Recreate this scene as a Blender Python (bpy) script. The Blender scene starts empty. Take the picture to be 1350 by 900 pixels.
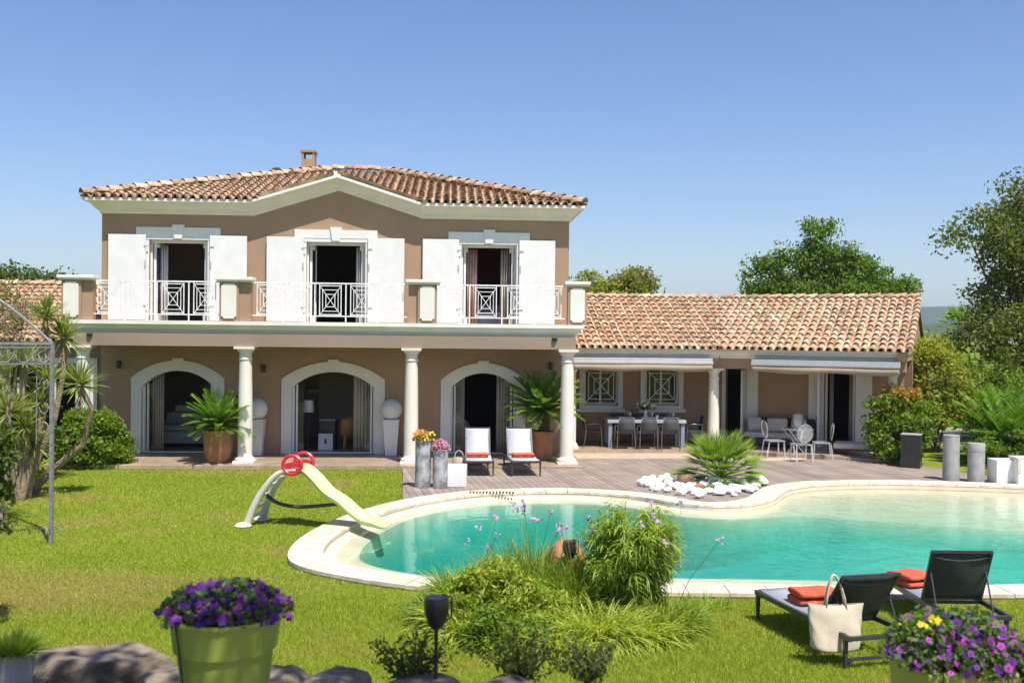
import bpy, math, random
import numpy as np
from mathutils import Vector, Matrix
from mathutils.geometry import tessellate_polygon, delaunay_2d_cdt
random.seed(7)
rng = np.random.default_rng(11)
R_ = math.radians
col = bpy.context.scene.collection
sc = bpy.context.scene

# ---------------------------------------------------------------- camera model
CAM = Vector((0, 0, 3.45)); F = 1350.0; PITCH = R_(0.424); ROLL = 0.0105
_F = Vector((0, math.cos(PITCH), -math.sin(PITCH)))
_U0 = Vector((0, math.sin(PITCH), math.cos(PITCH))); _R0 = Vector((1, 0, 0))
CR = _R0*math.cos(ROLL) + _U0*math.sin(ROLL)
CU = _U0*math.cos(ROLL) - _R0*math.sin(ROLL)
def ray(px, py): return _F + CR*((px-675)/F) + CU*((450-py)/F)
def G(px, py, z=0.0):
    d = ray(px, py); t = (z-CAM.z)/d.z; return CAM + d*t
def W(px, py, D):
    d = ray(px, py); return CAM + d*(D/d.y)
cd = bpy.data.cameras.new('camera'); cam = bpy.data.objects.new('camera', cd); col.objects.link(cam)
cam.matrix_world = Matrix(((CR.x, CU.x, -_F.x, CAM.x), (CR.y, CU.y, -_F.y, CAM.y), (CR.z, CU.z, -_F.z, CAM.z), (0, 0, 0, 1)))
cd.sensor_width = 36; cd.lens = 36; cd.clip_start = 0.1; cd.clip_end = 20000
cd.dof.use_dof = True; cd.dof.focus_distance = 24; cd.dof.aperture_fstop = 3.2
sc.camera = cam

# ---------------------------------------------------------------- materials
def newmat(name):
    m = bpy.data.materials.new(name); m.use_nodes = True
    nt = m.node_tree; b = nt.nodes['Principled BSDF']
    return m, nt, b
def N(nt, t, **k):
    n = nt.nodes.new(t)
    for a, v in k.items(): setattr(n, a, v)
    return n
def ramp(nt, stops, interp='LINEAR'):
    r = N(nt, 'ShaderNodeValToRGB'); cr = r.color_ramp; cr.interpolation = interp
    while len(cr.elements) > 1: cr.elements.remove(cr.elements[-1])
    cr.elements[0].position = stops[0][0]; cr.elements[0].color = (*stops[0][1], 1)
    for p, c in stops[1:]:
        e = cr.elements.new(p); e.color = (*c, 1)
    return r
def pm(name, c1, c2=None, scale=3, rough=.7, bump=0, bscale=40, spec=.3, metal=0, detail=4, mid=(.35, .65)):
    m, nt, b = newmat(name); L = nt.links
    c2 = c2 or tuple(x*.82 for x in c1)
    tc = N(nt, 'ShaderNodeTexCoord')
    n = N(nt, 'ShaderNodeTexNoise'); n.inputs['Scale'].default_value = scale; n.inputs['Detail'].default_value = detail
    L.new(tc.outputs['Object'], n.inputs['Vector'])
    r = ramp(nt, [(mid[0], c1), (mid[1], c2)]); L.new(n.outputs['Fac'], r.inputs['Fac'])
    L.new(r.outputs['Color'], b.inputs['Base Color'])
    b.inputs['Roughness'].default_value = rough; b.inputs['Specular IOR Level'].default_value = spec
    b.inputs['Metallic'].default_value = metal
    if bump:
        n2 = N(nt, 'ShaderNodeTexNoise'); n2.inputs['Scale'].default_value = bscale; n2.inputs['Detail'].default_value = 3
        L.new(tc.outputs['Object'], n2.inputs['Vector'])
        bp = N(nt, 'ShaderNodeBump'); bp.inputs['Strength'].default_value = bump; bp.inputs['Distance'].default_value = .02
        L.new(n2.outputs['Fac'], bp.inputs['Height']); L.new(bp.outputs['Normal'], b.inputs['Normal'])
    return m
def leafm(name, cols, trans=.35, rough=.55, gloss=.025):
    """leaf colour differs from leaf to leaf; thin leaves let some light through"""
    m, nt, b = newmat(name); L = nt.links; nt.nodes.remove(b)
    out = nt.nodes['Material Output']
    g = N(nt, 'ShaderNodeNewGeometry')
    k = len(cols); r = ramp(nt, [(i/(k-1) if k > 1 else 0, c) for i, c in enumerate(cols)])
    L.new(g.outputs['Random Per Island'], r.inputs['Fac'])
    d = N(nt, 'ShaderNodeBsdfDiffuse'); t = N(nt, 'ShaderNodeBsdfTranslucent'); gl = N(nt, 'ShaderNodeBsdfGlossy')
    gl.inputs['Roughness'].default_value = .62
    L.new(r.outputs['Color'], d.inputs['Color'])
    mx = N(nt, 'ShaderNodeMix', data_type='RGBA', blend_type='MULTIPLY'); mx.inputs['Factor'].default_value = 1
    L.new(r.outputs['Color'], mx.inputs['A']); mx.inputs['B'].default_value = (1.5, 1.5, .6, 1)
    L.new(mx.outputs['Result'], t.inputs['Color'])
    s1 = N(nt, 'ShaderNodeMixShader'); s1.inputs[0].default_value = trans
    L.new(d.outputs[0], s1.inputs[1]); L.new(t.outputs[0], s1.inputs[2])
    s2 = N(nt, 'ShaderNodeMixShader'); s2.inputs[0].default_value = gloss
    L.new(s1.outputs[0], s2.inputs[1]); L.new(gl.outputs[0], s2.inputs[2])
    L.new(s2.outputs[0], out.inputs['Surface'])
    return m
M = {}
M['stucco'] = pm('tan_stucco', (.405, .272, .178), (.355, .236, .155), .7, .9, .25, 90, .1)
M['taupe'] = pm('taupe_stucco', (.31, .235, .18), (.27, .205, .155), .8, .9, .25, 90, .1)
M['cream'] = pm('cream_moulding', (.76, .74, .68), (.70, .68, .61), 2, .7, .08, 60, .2)
M['column'] = pm('white_column_paint', (.74, .71, .64), (.66, .62, .52), 1.5, .6, .15, 25, .3, mid=(.3, .75))
M['white'] = pm('white_paint', (.74, .74, .72), (.69, .69, .67), 3, .45, .03, 30, .4)
M['whitemetal'] = pm('white_railing_paint', (.86, .86, .84), None, 8, .4)
M['frame'] = pm('white_window_frame', (.78, .78, .75), (.72, .72, .69), 5, .35)
M['room'] = pm('room_wall', (.42, .34, .26), (.37, .30, .23), 1, .9)
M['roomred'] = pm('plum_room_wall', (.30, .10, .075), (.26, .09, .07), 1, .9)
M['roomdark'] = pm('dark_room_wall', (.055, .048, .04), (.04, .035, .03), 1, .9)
M['roomfloor'] = pm('room_floor', (.28, .22, .16), (.22, .17, .12), 3, .3, 0, 10, .5)
M['curtain'] = pm('curtain_cloth', (.50, .43, .34), (.44, .37, .29), 6, .9)
M['curtainpink'] = pm('pink_curtain_cloth', (.62, .40, .31), (.55, .35, .27), 6, .9)
M['curtainwhite'] = pm('white_curtain_cloth', (.75, .73, .70), (.66, .64, .61), 6, .9)
M['terracotta'] = pm('terracotta_pot', (.50, .25, .13), (.36, .17, .09), 4, .85, .3, 30, .1, mid=(.3, .7))
M['concrete'] = pm('grey_concrete', (.36, .35, .34), (.26, .26, .255), 5, .85, .3, 60, .15)
M['zinc'] = pm('weathered_zinc', (.47, .47, .47), (.20, .21, .22), 5, .5, .1, 20, .4, .2, 6, (.42, .6))
M['black'] = pm('black_lacquer', (.018, .018, .018), (.03, .03, .03), 6, .35, 0, 10, .5)
M['dark'] = pm('charcoal_metal', (.035, .037, .042), (.05, .052, .056), 9, .4, 0, 10, .5)
M['iron'] = pm('grey_iron', (.30, .29, .29), (.20, .19, .19), 20, .6, .2, 80, .4, .3)
M['mesh'] = pm('grey_sling_fabric', (.36, .37, .41), (.32, .33, .37), 30, .8, .1, 300)
M['meshlight'] = pm('pale_sling_fabric', (.55, .56, .60), (.48, .49, .53), 30, .8, .1, 300)
M['meshdark'] = pm('black_sling_fabric', (.045, .05, .055), (.065, .07, .075), 40, .7, .1, 300)
M['towel'] = pm('orange_towel', (.70, .15, .08), (.55, .10, .055), 12, .95, .8, 90, .05)
M['canvas'] = pm('natural_canvas', (.66, .58, .45), (.58, .50, .38), 9, .95, .4, 120, .05)
M['lime'] = pm('lime_plastic', (.30, .39, .07), (.26, .34, .05), 2, .35, .03, 10, .5)
M['limechute'] = pm('pale_lime_plastic', (.50, .66, .27), (.45, .61, .23), 2, .4, 0, 10, .4)
M['red'] = pm('red_plastic', (.66, .035, .05), (.55, .025, .04), 3, .35, 0, 10, .5)
M['pink'] = pm('faded_pink_plastic', (.78, .62, .58), (.70, .54, .50), 3, .5)
M['beigeplastic'] = pm('beige_plastic', (.62, .58, .50), (.54, .50, .43), 3, .5)
M['greyhose'] = pm('dark_grey_tube', (.06, .06, .06), None, 3, .5)
M['soil'] = pm('potting_soil', (.05, .03, .02), (.03, .02, .012), 20, 1, .8, 40, .05)
M['bark'] = pm('grey_brown_bark', (.17, .12, .085), (.09, .065, .045), 9, .95, 1, 30, .05)
M['barkpale'] = pm('pale_yucca_bark', (.34, .26, .18), (.20, .15, .10), 12, .95, 1, 40, .05)
M['palmtrunk'] = pm('shaggy_cycad_trunk', (.15, .10, .06), (.06, .04, .025), 25, 1, 1, 60, .05)
M['rock'] = pm('dark_grey_rock', (.27, .22, .165), (.07, .055, .042), 6, .9, 1, 18, .15, 0, 10, (.38, .66))
M['whiterock'] = pm('white_marble_cobble', (.82, .80, .77), (.68, .65, .61), 4, .6, .2, 20)
M['brownrock'] = pm('rusty_boulder', (.34, .19, .10), (.20, .12, .07), 5, .9, .8, 20, .1)
M['sofa'] = pm('grey_sofa_cloth', (.52, .50, .48), (.45, .43, .42), 8, .95)
M['cushion'] = pm('cream_cushion_cloth', (.60, .56, .50), (.52, .48, .42), 8, .95)
M['cushiondark'] = pm('dark_cushion_cloth', (.05, .045, .04), None, 8, .95)
M['wood'] = pm('plywood', (.55, .29, .10), (.45, .23, .08), 6, .5)
M['tabletop'] = pm('white_table_top', (.46, .46, .48), (.40, .40, .43), 4, .3)
M['bluegrey'] = pm('blue_grey_metal', (.22, .25, .32), (.19, .22, .28), 5, .4)
M['porcelain'] = pm('porcelain', (.75, .75, .76), None, 5, .2, 0, 10, .6)
M['awning'] = pm('beige_awning_cloth', (.36, .29, .215), (.33, .26, .19), 2, .9, .05, 100, .05)
M['alu'] = pm('grey_aluminium', (.52, .52, .52), (.47, .47, .47), 5, .35, 0, 10, .5, .3)
M['lampglobe'] = pm('white_globe_plastic', (.72, .72, .71), (.68, .68, .67), 2, .35)

def glassmat(name, col=(.9, .95, .95), alpha=.25, rough=.03):
    m, nt, b = newmat(name); L = nt.links; nt.nodes.remove(b); out = nt.nodes['Material Output']
    t = N(nt, 'ShaderNodeBsdfTransparent'); t.inputs['Color'].default_value = (*col, 1)
    g = N(nt, 'ShaderNodeBsdfGlossy'); g.inputs['Roughness'].default_value = rough
    d = N(nt, 'ShaderNodeBsdfDiffuse'); d.inputs['Color'].default_value = (.8, .82, .82, 1)
    fr = N(nt, 'ShaderNodeFresnel'); fr.inputs['IOR'].default_value = 1.5
    a = N(nt, 'ShaderNodeMixShader'); a.inputs[0].default_value = alpha
    L.new(t.outputs[0], a.inputs[1]); L.new(d.outputs[0], a.inputs[2])
    s = N(nt, 'ShaderNodeMixShader'); L.new(fr.outputs[0], s.inputs[0]); L.new(a.outputs[0], s.inputs[1]); L.new(g.outputs[0], s.inputs[2])
    L.new(s.outputs[0], out.inputs['Surface']); return m
M['glass'] = glassmat('window_glass', (.85, .88, .88), .02)
M['acrylic'] = glassmat('clear_acrylic', (.9, .92, .93), .32)

def tilemat():
    m, nt, b = newmat('roof_tile_clay'); L = nt.links
    g = N(nt, 'ShaderNodeNewGeometry'); tc = N(nt, 'ShaderNodeTexCoord')
    r = ramp(nt, [(0, (.46, .27, .17)), (.12, (.56, .37, .24)), (.25, (.60, .43, .29)), (.36, (.50, .29, .19)), (.48, (.62, .48, .33)),
                  (.58, (.46, .32, .21)), (.68, (.34, .25, .17)), (.78, (.56, .36, .23)), (.88, (.42, .31, .21)), (1, (.66, .55, .41))])
    L.new(g.outputs['Random Per Island'], r.inputs['Fac'])
    n = N(nt, 'ShaderNodeTexNoise'); n.inputs['Scale'].default_value = 5; n.inputs['Detail'].default_value = 8; n.inputs['Roughness'].default_value = .7
    L.new(tc.outputs['Object'], n.inputs['Vector'])
    r2 = ramp(nt, [(.47, (1, 1, 1)), (.62, (.46, .42, .37))]); L.new(n.outputs['Fac'], r2.inputs['Fac'])
    mx = N(nt, 'ShaderNodeMix', data_type='RGBA', blend_type='MULTIPLY'); mx.inputs['Factor'].default_value = .85
    L.new(r.outputs['Color'], mx.inputs['A']); L.new(r2.outputs['Color'], mx.inputs['B'])
    L.new(mx.outputs['Result'], b.inputs['Base Color']); b.inputs['Roughness'].default_value = .9; b.inputs['Specular IOR Level'].default_value = .1
    n3 = N(nt, 'ShaderNodeTexNoise'); n3.inputs['Scale'].default_value = 35; L.new(tc.outputs['Object'], n3.inputs['Vector'])
    bp = N(nt, 'ShaderNodeBump'); bp.inputs['Strength'].default_value = .4; bp.inputs['Distance'].default_value = .02
    L.new(n3.outputs['Fac'], bp.inputs['Height']); L.new(bp.outputs['Normal'], b.inputs['Normal'])
    return m
M['tile'] = tilemat()
M['tilebed'] = pm('roof_tile_bed', (.26, .15, .10), (.18, .11, .075), 5, .95)

# leaves
M['lf_oak'] = leafm('dark_oak_leaf', [(.05, .085, .012), (.085, .13, .018), (.13, .16, .025), (.065, .10, .015)], .3)
M['lf_green'] = leafm('bright_green_leaf', [(.09, .17, .012), (.16, .26, .016), (.24, .33, .025)], .45)
M['lf_tree'] = leafm('tree_leaf', [(.07, .14, .010), (.12, .21, .014), (.19, .27, .025)], .45)
M['lf_holm'] = leafm('holm_oak_leaf', [(.07, .11, .014), (.12, .165, .022), (.18, .21, .035), (.09, .13, .02)], .35)
M['lf_yellow'] = leafm('yellow_green_leaf', [(.20, .25, .02), (.30, .34, .03), (.40, .39, .05), (.13, .19, .02)], .45)
M['lf_dry'] = leafm('dry_olive_leaf', [(.22, .19, .06), (.12, .16, .04), (.30, .23, .09), (.16, .20, .05)], .3)
M['lf_red'] = leafm('orange_red_leaf', [(.45, .13, .03), (.50, .25, .04), (.32, .22, .04), (.20, .24, .04)], .4)
M['lf_cycad'] = leafm('cycad_leaflet', [(.07, .16, .012), (.13, .26, .02), (.22, .35, .04)], .3, .55, .03)
M['lf_fan'] = leafm('fan_palm_leaf', [(.11, .22, .02), (.19, .32, .035), (.32, .40, .06)], .35, .55, .03)
M['lf_yucca'] = leafm('yucca_blade', [(.10, .18, .03), (.20, .27, .06), (.32, .36, .10), (.38, .38, .14)], .3, .55, .03)
M['lf_dead'] = leafm('dry_yucca_skirt', [(.32, .24, .14), (.42, .32, .18), (.22, .16, .10)], .2)
M['lf_bamboo'] = leafm('bamboo_leaf', [(.16, .28, .02), (.27, .39, .03), (.38, .45, .06), (.11, .21, .02)], .45, .55, .03)
M['lf_grass'] = leafm('agapanthus_blade', [(.12, .22, .02), (.22, .32, .03), (.36, .42, .07)], .4, .55, .03)
M['lf_lime'] = leafm('lime_day_lily_blade', [(.26, .38, .03), (.40, .47, .05), (.50, .50, .12)], .4, .55, .03)
M['lf_lawn'] = leafm('lawn_blade', [(.17, .26, .012), (.26, .33, .018), (.35, .39, .026), (.44, .43, .06)], .35, .55, .03)
M['lf_pet'] = leafm('petunia_leaf', [(.06, .14, .03), (.10, .19, .04), (.16, .24, .06)], .4)
M['fl_purple'] = leafm('violet_petal', [(.07, .010, .20), (.14, .018, .30), (.09, .010, .16), (.28, .06, .40)], .3)
M['fl_dark'] = leafm('dark_purple_petal', [(.06, .01, .14), (.14, .02, .30), (.10, .01, .20), (.22, .03, .10)], .3)
M['fl_magenta'] = leafm('magenta_petal', [(.50, .03, .38), (.35, .04, .42), (.60, .10, .50)], .3)
M['fl_yellow'] = leafm('yellow_petal', [(.75, .60, .03), (.85, .72, .05)], .3)
M['fl_orange'] = leafm('mixed_orange_petal', [(.65, .08, .04), (.70, .35, .05), (.35, .38, .04), (.60, .12, .12)], .3)
M['fl_pink'] = leafm('heather_pink_petal', [(.50, .20, .30), (.60, .30, .42), (.38, .13, .22)], .3)
M['fl_lilac'] = leafm('lilac_petal', [(.45, .28, .60), (.55, .38, .65)], .4)
M['fl_white'] = leafm('cream_petal', [(.75, .72, .55), (.80, .78, .68)], .4)

# ---------------------------------------------------------------- object helpers
WM = {}            # world matrices of empties
def tag(o, label=None, cat=None, group=None, kind=None):
    if label: o['label'] = label
    if cat: o['category'] = cat
    if group: o['group'] = group
    if kind: o['kind'] = kind
    return o
def thing(name, label, cat, loc=(0, 0, 0), rz=0.0, group=None):
    o = bpy.data.objects.new(name, None); col.objects.link(o)
    o.location = loc; o.rotation_euler = (0, 0, rz); o.empty_display_size = .1
    WM[o.name] = Matrix.Translation(Vector(loc)) @ Matrix.Rotation(rz, 4, 'Z')
    return tag(o, label, cat, group)
def kids(o): return [c for c in list(col.objects) if c.parent == o]
def copy_tree(o, loc=None, rz=None, label=None, parent=None):
    c = o.copy(); col.objects.link(c); c.parent = parent
    if loc is not None: c.location = loc
    if rz is not None: c.rotation_euler = (0, 0, rz)
    if label: c['label'] = label
    for k in kids(o): copy_tree(k, parent=c)
    return c
class MB:
    def __init__(s): s.v = []; s.f = []; s.M = Matrix.Identity(4)
    def add(s, vs, fs):
        b = len(s.v)
        s.v += [tuple(s.M @ Vector(p)) for p in vs]; s.f += [tuple(b+i for i in f) for f in fs]; return s
    def box(s, x0, x1, y0, y1, z0, z1, taper=1.0, rot=None, at=None):
        cx, cy = (x0+x1)/2, (y0+y1)/2
        vs = []
        for z, t in ((z0, taper), (z1, 1.0)):
            for x, y in ((x0, y0), (x1, y0), (x1, y1), (x0, y1)):
                vs.append(Vector((cx+(x-cx)*t, cy+(y-cy)*t, z)))
        if rot is not None:
            c = Vector(at if at else (cx, cy, (z0+z1)/2)); Rm = Matrix.Rotation(rot[0], 3, rot[1]); vs = [c+Rm@(v-c) for v in vs]
        return s.add(vs, [(3, 2, 1, 0), (4, 5, 6, 7), (0, 1, 5, 4), (1, 2, 6, 5), (2, 3, 7, 6), (3, 0, 4, 7)])
    def lathe(s, prof, n=20, c=(0, 0, 0), close=True, xf=None, wob=0):
        vs = []; fs = []
        for r, z in prof:
            for i in range(n):
                a = 2*math.pi*i/n; p = Vector((r*math.cos(a), r*math.sin(a), z))
                if xf is not None: p = xf @ p
                vs.append((c[0]+p.x, c[1]+p.y, c[2]+p.z))
        for k in range(len(prof)-1):
            for i in range(n):
                j = (i+1) % n; fs.append((k*n+i, k*n+j, (k+1)*n+j, (k+1)*n+i))
        if close:
            fs.append(tuple(reversed(range(n)))); m = (len(prof)-1)*n; fs.append(tuple(m+i for i in range(n)))
        return s.add(vs, fs)
    def tube(s, pts, r, n=6, cap=True):
        pts = [Vector(p) for p in pts]
        if not isinstance(r, (list, tuple)): r = [r]*len(pts)
        vs = []; fs = []; up = None
        for i, p in enumerate(pts):
            d = (pts[min(i+1, len(pts)-1)] - pts[max(i-1, 0)]).normalized()
            if up is None: up = Vector((0, 0, 1)) if abs(d.z) < .9 else Vector((1, 0, 0))
            a = d.cross(up).normalized(); b = a.cross(d).normalized(); up = b
            for k in range(n):
                t = 2*math.pi*(k+.5)/n; vs.append(p + (a*math.cos(t) + b*math.sin(t))*r[i])
        for i in range(len(pts)-1):
            for k in range(n):
                j = (k+1) % n; fs.append((i*n+k, i*n+j, (i+1)*n+j, (i+1)*n+k))
        if cap:
            fs.append(tuple(reversed(range(n)))); m = (len(pts)-1)*n; fs.append(tuple(m+i for i in range(n)))
        return s.add(vs, fs)
    def bar(s, a, b, w=.03, h=None):
        h = h or w
        a, b = Vector(a), Vector(b); d = (b-a).normalized()
        up = Vector((0, 0, 1)) if abs(d.z) < .95 else Vector((0, 1, 0))
        x = d.cross(up).normalized()*w/2; y = x.cross(d).normalized()*h/2
        vs = [a-x-y, a+x-y, a+x+y, a-x+y, b-x-y, b+x-y, b+x+y, b-x+y]
        return s.add(vs, [(3, 2, 1, 0), (4, 5, 6, 7), (0, 1, 5, 4), (1, 2, 6, 5), (2, 3, 7, 6), (3, 0, 4, 7)])
    def prism(s, loops, y0, y1):
        """polygon with holes in the x-z plane, extruded from y0 to y1"""
        tri = tessellate_polygon([[Vector((p[0], p[1], 0)) for p in l] for l in loops])
        fl = [p for l in loops for p in l]; n = len(fl)
        vs = [(x, y0, z) for x, z in fl] + [(x, y1, z) for x, z in fl]
        fs = []
        for t in tri:
            a, b, c = [Vector(fl[i]) for i in t]
            cr = (b-a).x*(c-a).y - (b-a).y*(c-a).x
            t = t if cr > 0 else t[::-1]
            fs += [tuple(t), tuple(n+i for i in t[::-1])]
        o = 0
        for l in loops:
            m = len(l)
            for i in range(m):
                j = (i+1) % m; fs.append((o+i, n+o+i, n+o+j, o+j))
            o += m
        return s.add(vs, fs)
    def strip(s, A, B):
        n = len(A); return s.add(list(A)+list(B), [(i, i+1, n+i+1, n+i) for i in range(n-1)])
    def ball(s, c, r, nu=14, nv=10):
        if not isinstance(r, (tuple, list)): r = (r, r, r)
        vs = [(c[0], c[1], c[2]-r[2])]; fs = []
        for j in range(1, nv):
            t = math.pi*j/nv
            for i in range(nu):
                a = 2*math.pi*i/nu; vs.append((c[0]+r[0]*math.sin(t)*math.cos(a), c[1]+r[1]*math.sin(t)*math.sin(a), c[2]-r[2]*math.cos(t)))
        vs.append((c[0], c[1], c[2]+r[2])); m = len(vs)-1
        for i in range(nu):
            j = (i+1) % nu; fs.append((0, 1+j, 1+i)); fs.append((m, m-nu+i, m-nu+j))
            for k in range(nv-2): fs.append((1+k*nu+i, 1+k*nu+j, 1+(k+1)*nu+j, 1+(k+1)*nu+i))
        return s.add(vs, fs)
    def build(s, name, mat, parent=None, world=False, smooth=False, bevel=0, label=None, subsurf=0):
        me = bpy.data.meshes.new(name)
        v = s.v
        if world and parent is not None:
            inv = rootmat(parent).inverted(); v = [tuple(inv @ Vector(p)) for p in v]
        me.from_pydata(v, [], s.f); me.materials.append(M[mat] if isinstance(mat, str) else mat)
        o = bpy.data.objects.new(name, me); col.objects.link(o)
        if parent is not None: o.parent = parent
        if smooth:
            me.polygons.foreach_set('use_smooth', [True]*len(me.polygons))
            if smooth != 'all':
                try: me.set_sharp_from_angle(angle=R_(40))
                except Exception: pass
        if bevel:
            b = o.modifiers.new('bevel', 'BEVEL'); b.width = bevel; b.segments = 2; b.limit_method = 'ANGLE'; b.angle_limit = R_(40)
        if subsurf:
            b = o.modifiers.new('sub', 'SUBSURF'); b.levels = subsurf; b.render_levels = subsurf
        if label: o['label'] = label
        return o
def rootmat(o):
    while o.parent is not None: o = o.parent
    return WM.get(o.name, Matrix.Identity(4))
def npmesh(name, V, faces_n, mat, parent=None):
    """V: (n,3) float array; every face_n consecutive vertices are one face"""
    me = bpy.data.meshes.new(name); n = len(V); nf = n//faces_n
    me.vertices.add(n); me.vertices.foreach_set('co', np.ascontiguousarray(V, dtype=np.float32).ravel())
    me.loops.add(n); me.loops.foreach_set('vertex_index', np.arange(n, dtype=np.int32))
    me.polygons.add(nf); me.polygons.foreach_set('loop_start', np.arange(0, n, faces_n, dtype=np.int32))
    me.polygons.foreach_set('loop_total', np.full(nf, faces_n, dtype=np.int32))
    me.update(calc_edges=True); me.validate()
    me.materials.append(M[mat]); o = bpy.data.objects.new(name, me); col.objects.link(o)
    if parent is not None: o.parent = parent
    return o
def unit(a): return a/np.maximum(np.linalg.norm(a, axis=-1, keepdims=True), 1e-9)
def leafquads(C, size, aspect=.5, droop=0.0, up=.3, outward=None):
    """diamond leaves with centre C (n,3)"""
    n = len(C); d = rng.normal(size=(n, 3))
    if outward is not None: d += outward
    d[:, 2] -= droop; d = unit(d)
    nn = rng.normal(size=(n, 3)); nn[:, 2] += up; sd = unit(np.cross(d, nn))
    s = (size*rng.uniform(.65, 1.35, size=(n, 1)))
    V = np.empty((n, 4, 3)); V[:, 0] = C-d*s*.5; V[:, 1] = C+sd*s*aspect*.5; V[:, 2] = C+d*s*.5; V[:, 3] = C-sd*s*aspect*.5
    return V.reshape(-1, 3)
def clump_cloud(ells, nsub, nleaf, subr, surf=.55):
    """leaf centres: sub-clumps scattered in ellipsoids (cx,cy,cz,rx,ry,rz)"""
    out = []; subs = []; vol = np.array([e[3]*e[4]*e[5] for e in ells])**.75; vol /= vol.sum()
    for e, w in zip(ells, vol):
        k = max(2, int(nsub*w)); d = unit(rng.normal(size=(k, 3))); r = rng.uniform(surf, 1, size=(k, 1))**.6
        c = np.array(e[:3])+d*r*np.array(e[3:6]); subs.append(c)
        sr = subr*rng.uniform(.6, 1.4, size=(k, 1))
        for i in range(k):
            m = int(nleaf*rng.uniform(.5, 1.4)); dd = unit(rng.normal(size=(m, 3)))*rng.uniform(0, 1, size=(m, 1))**.45
            dd[:, 2] *= .7; out.append(c[i]+dd*sr[i])
    return np.concatenate(out), np.concatenate(subs)
def blades(base, dirs, length, width, droop, segs=4, taper=True):
    """curved strips: base (n,3), dirs (n,3) unit, length (n,), width, droop (n,) -> quads as islands per strip"""
    n = len(base); up = np.array([0, 0, 1.0]); side = unit(np.cross(dirs, up)+rng.normal(size=(n, 3))*.25)
    P = []
    for k in range(segs+1):
        t = k/segs; L = length[:, None]*t
        P.append(base + dirs*L - up*(droop[:, None]*length[:, None]*t*t))
    Wd = [width*(1-(k/segs)**2)*(.6+.4*min(1, k/segs*3)) + 1e-4 if taper else width for k in range(segs+1)]
    return P, side, Wd
def bladesmesh(name, sets, mat, parent=None):
    """several blade sets into one connected-strip mesh"""
    V = []; Fc = []; off = 0
    for (P, side, Wd) in sets:
        n = len(P[0]); K = len(P)
        A = np.stack([np.stack([P[k]-side*(Wd[k]*.5 if np.isscalar(Wd[k]) else Wd[k][:, None]*.5), P[k]+side*(Wd[k]*.5 if np.isscalar(Wd[k]) else Wd[k][:, None]*.5)], 1) for k in range(K)], 1)  # n,K,2,3
        V.append(A.reshape(-1, 3)); idx = off+np.arange(n)[:, None, None]*K*2
        q = np.array([[2*k, 2*k+1, 2*k+3, 2*k+2] for k in range(K-1)])[None]
        Fc.append((idx+q).reshape(-1, 4)); off += n*K*2
    V = np.concatenate(V); Fc = np.concatenate(Fc)
    me = bpy.data.meshes.new(name); me.vertices.add(len(V)); me.vertices.foreach_set('co', V.astype(np.float32).ravel())
    me.loops.add(Fc.size); me.loops.foreach_set('vertex_index', Fc.astype(np.int32).ravel())
    me.polygons.add(len(Fc)); me.polygons.foreach_set('loop_start', np.arange(0, Fc.size, 4, dtype=np.int32)); me.polygons.foreach_set('loop_total', np.full(len(Fc), 4, dtype=np.int32))
    me.update(calc_edges=True); me.materials.append(M[mat]); o = bpy.data.objects.new(name, me); col.objects.link(o)
    if parent is not None: o.parent = parent
    return o
def inpoly(P, poly):
    x, y = P[:, 0], P[:, 1]; r = np.zeros(len(P), bool); n = len(poly)
    for i in range(n):
        x0, y0 = poly[i][:2]; x1, y1 = poly[(i+1) % n][:2]
        if y0 == y1: continue
        c = ((y0 > y) != (y1 > y)) & (x < (x1-x0)*(y-y0)/(y1-y0)+x0); r ^= c
    return r
def catmull(P, k=6):
    n = len(P); out = []
    for i in range(n):
        a, b, c, d = [np.array(P[(i+j-1) % n][:2], float) for j in range(4)]
        for s in range(k):
            t = s/k; out.append(.5*((2*b)+(-a+c)*t+(2*a-5*b+4*c-d)*t*t+(-a+3*b-3*c+d)*t**3))
    return np.array(out)
def offset(P, d):
    nx = np.roll(P, -1, 0)-np.roll(P, 1, 0); nr = unit(np.stack([-nx[:, 1], nx[:, 0]], 1))
    area = .5*np.sum(P[:, 0]*np.roll(P[:, 1], -1)-np.roll(P[:, 0], -1)*P[:, 1])
    return P + nr*d*(1 if area > 0 else -1)     # positive = inwards
HA = math.radians(3.3)
# ================================================================ SETTING
def structure(o): return tag(o, kind='structure')
def poly_px(pts, z): return [tuple(G(x, y, z))[:2] for x, y in pts]
outer_px = [(380, 735), (386, 717), (412, 698), (452, 680), (500, 665), (560, 653), (640, 645), (750, 643), (850, 649), (930, 661), (982, 656), (1010, 641), (1060, 634), (1150, 632), (1250, 634), (1350, 638), (1450, 645),
            (1540, 690), (1500, 765), (1400, 781), (1280, 783), (1180, 784), (1050, 783), (930, 781), (800, 780), (700, 779), (600, 776), (520, 769), (450, 758), (400, 747)]
deep_px = [(472, 732), (480, 716), (500, 700), (532, 684), (580, 669), (650, 661), (750, 658), (850, 662), (910, 673), (960, 679), (1010, 677), (1050, 673), (1120, 678), (1200, 683), (1300, 690), (1400, 698), (1450, 720), (1400, 752), (1320, 762),
           (1180, 759), (1050, 757), (900, 757), (750, 758), (640, 758), (560, 754), (510, 746), (482, 739)]
CZ = .08
OUT = catmull(poly_px(outer_px, CZ), 8)
def resample(P, step):
    Q = np.vstack([P, P[:1]]); d = np.r_[0, np.cumsum(np.linalg.norm(np.diff(Q, axis=0), axis=1))]; n = max(8, int(d[-1]/step)); t = np.linspace(0, d[-1], n, endpoint=False)
    return np.stack([np.interp(t, d, Q[:, 0]), np.interp(t, d, Q[:, 1])], 1)
OUT = resample(OUT, .18)
INN = offset(OUT, .52)
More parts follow.
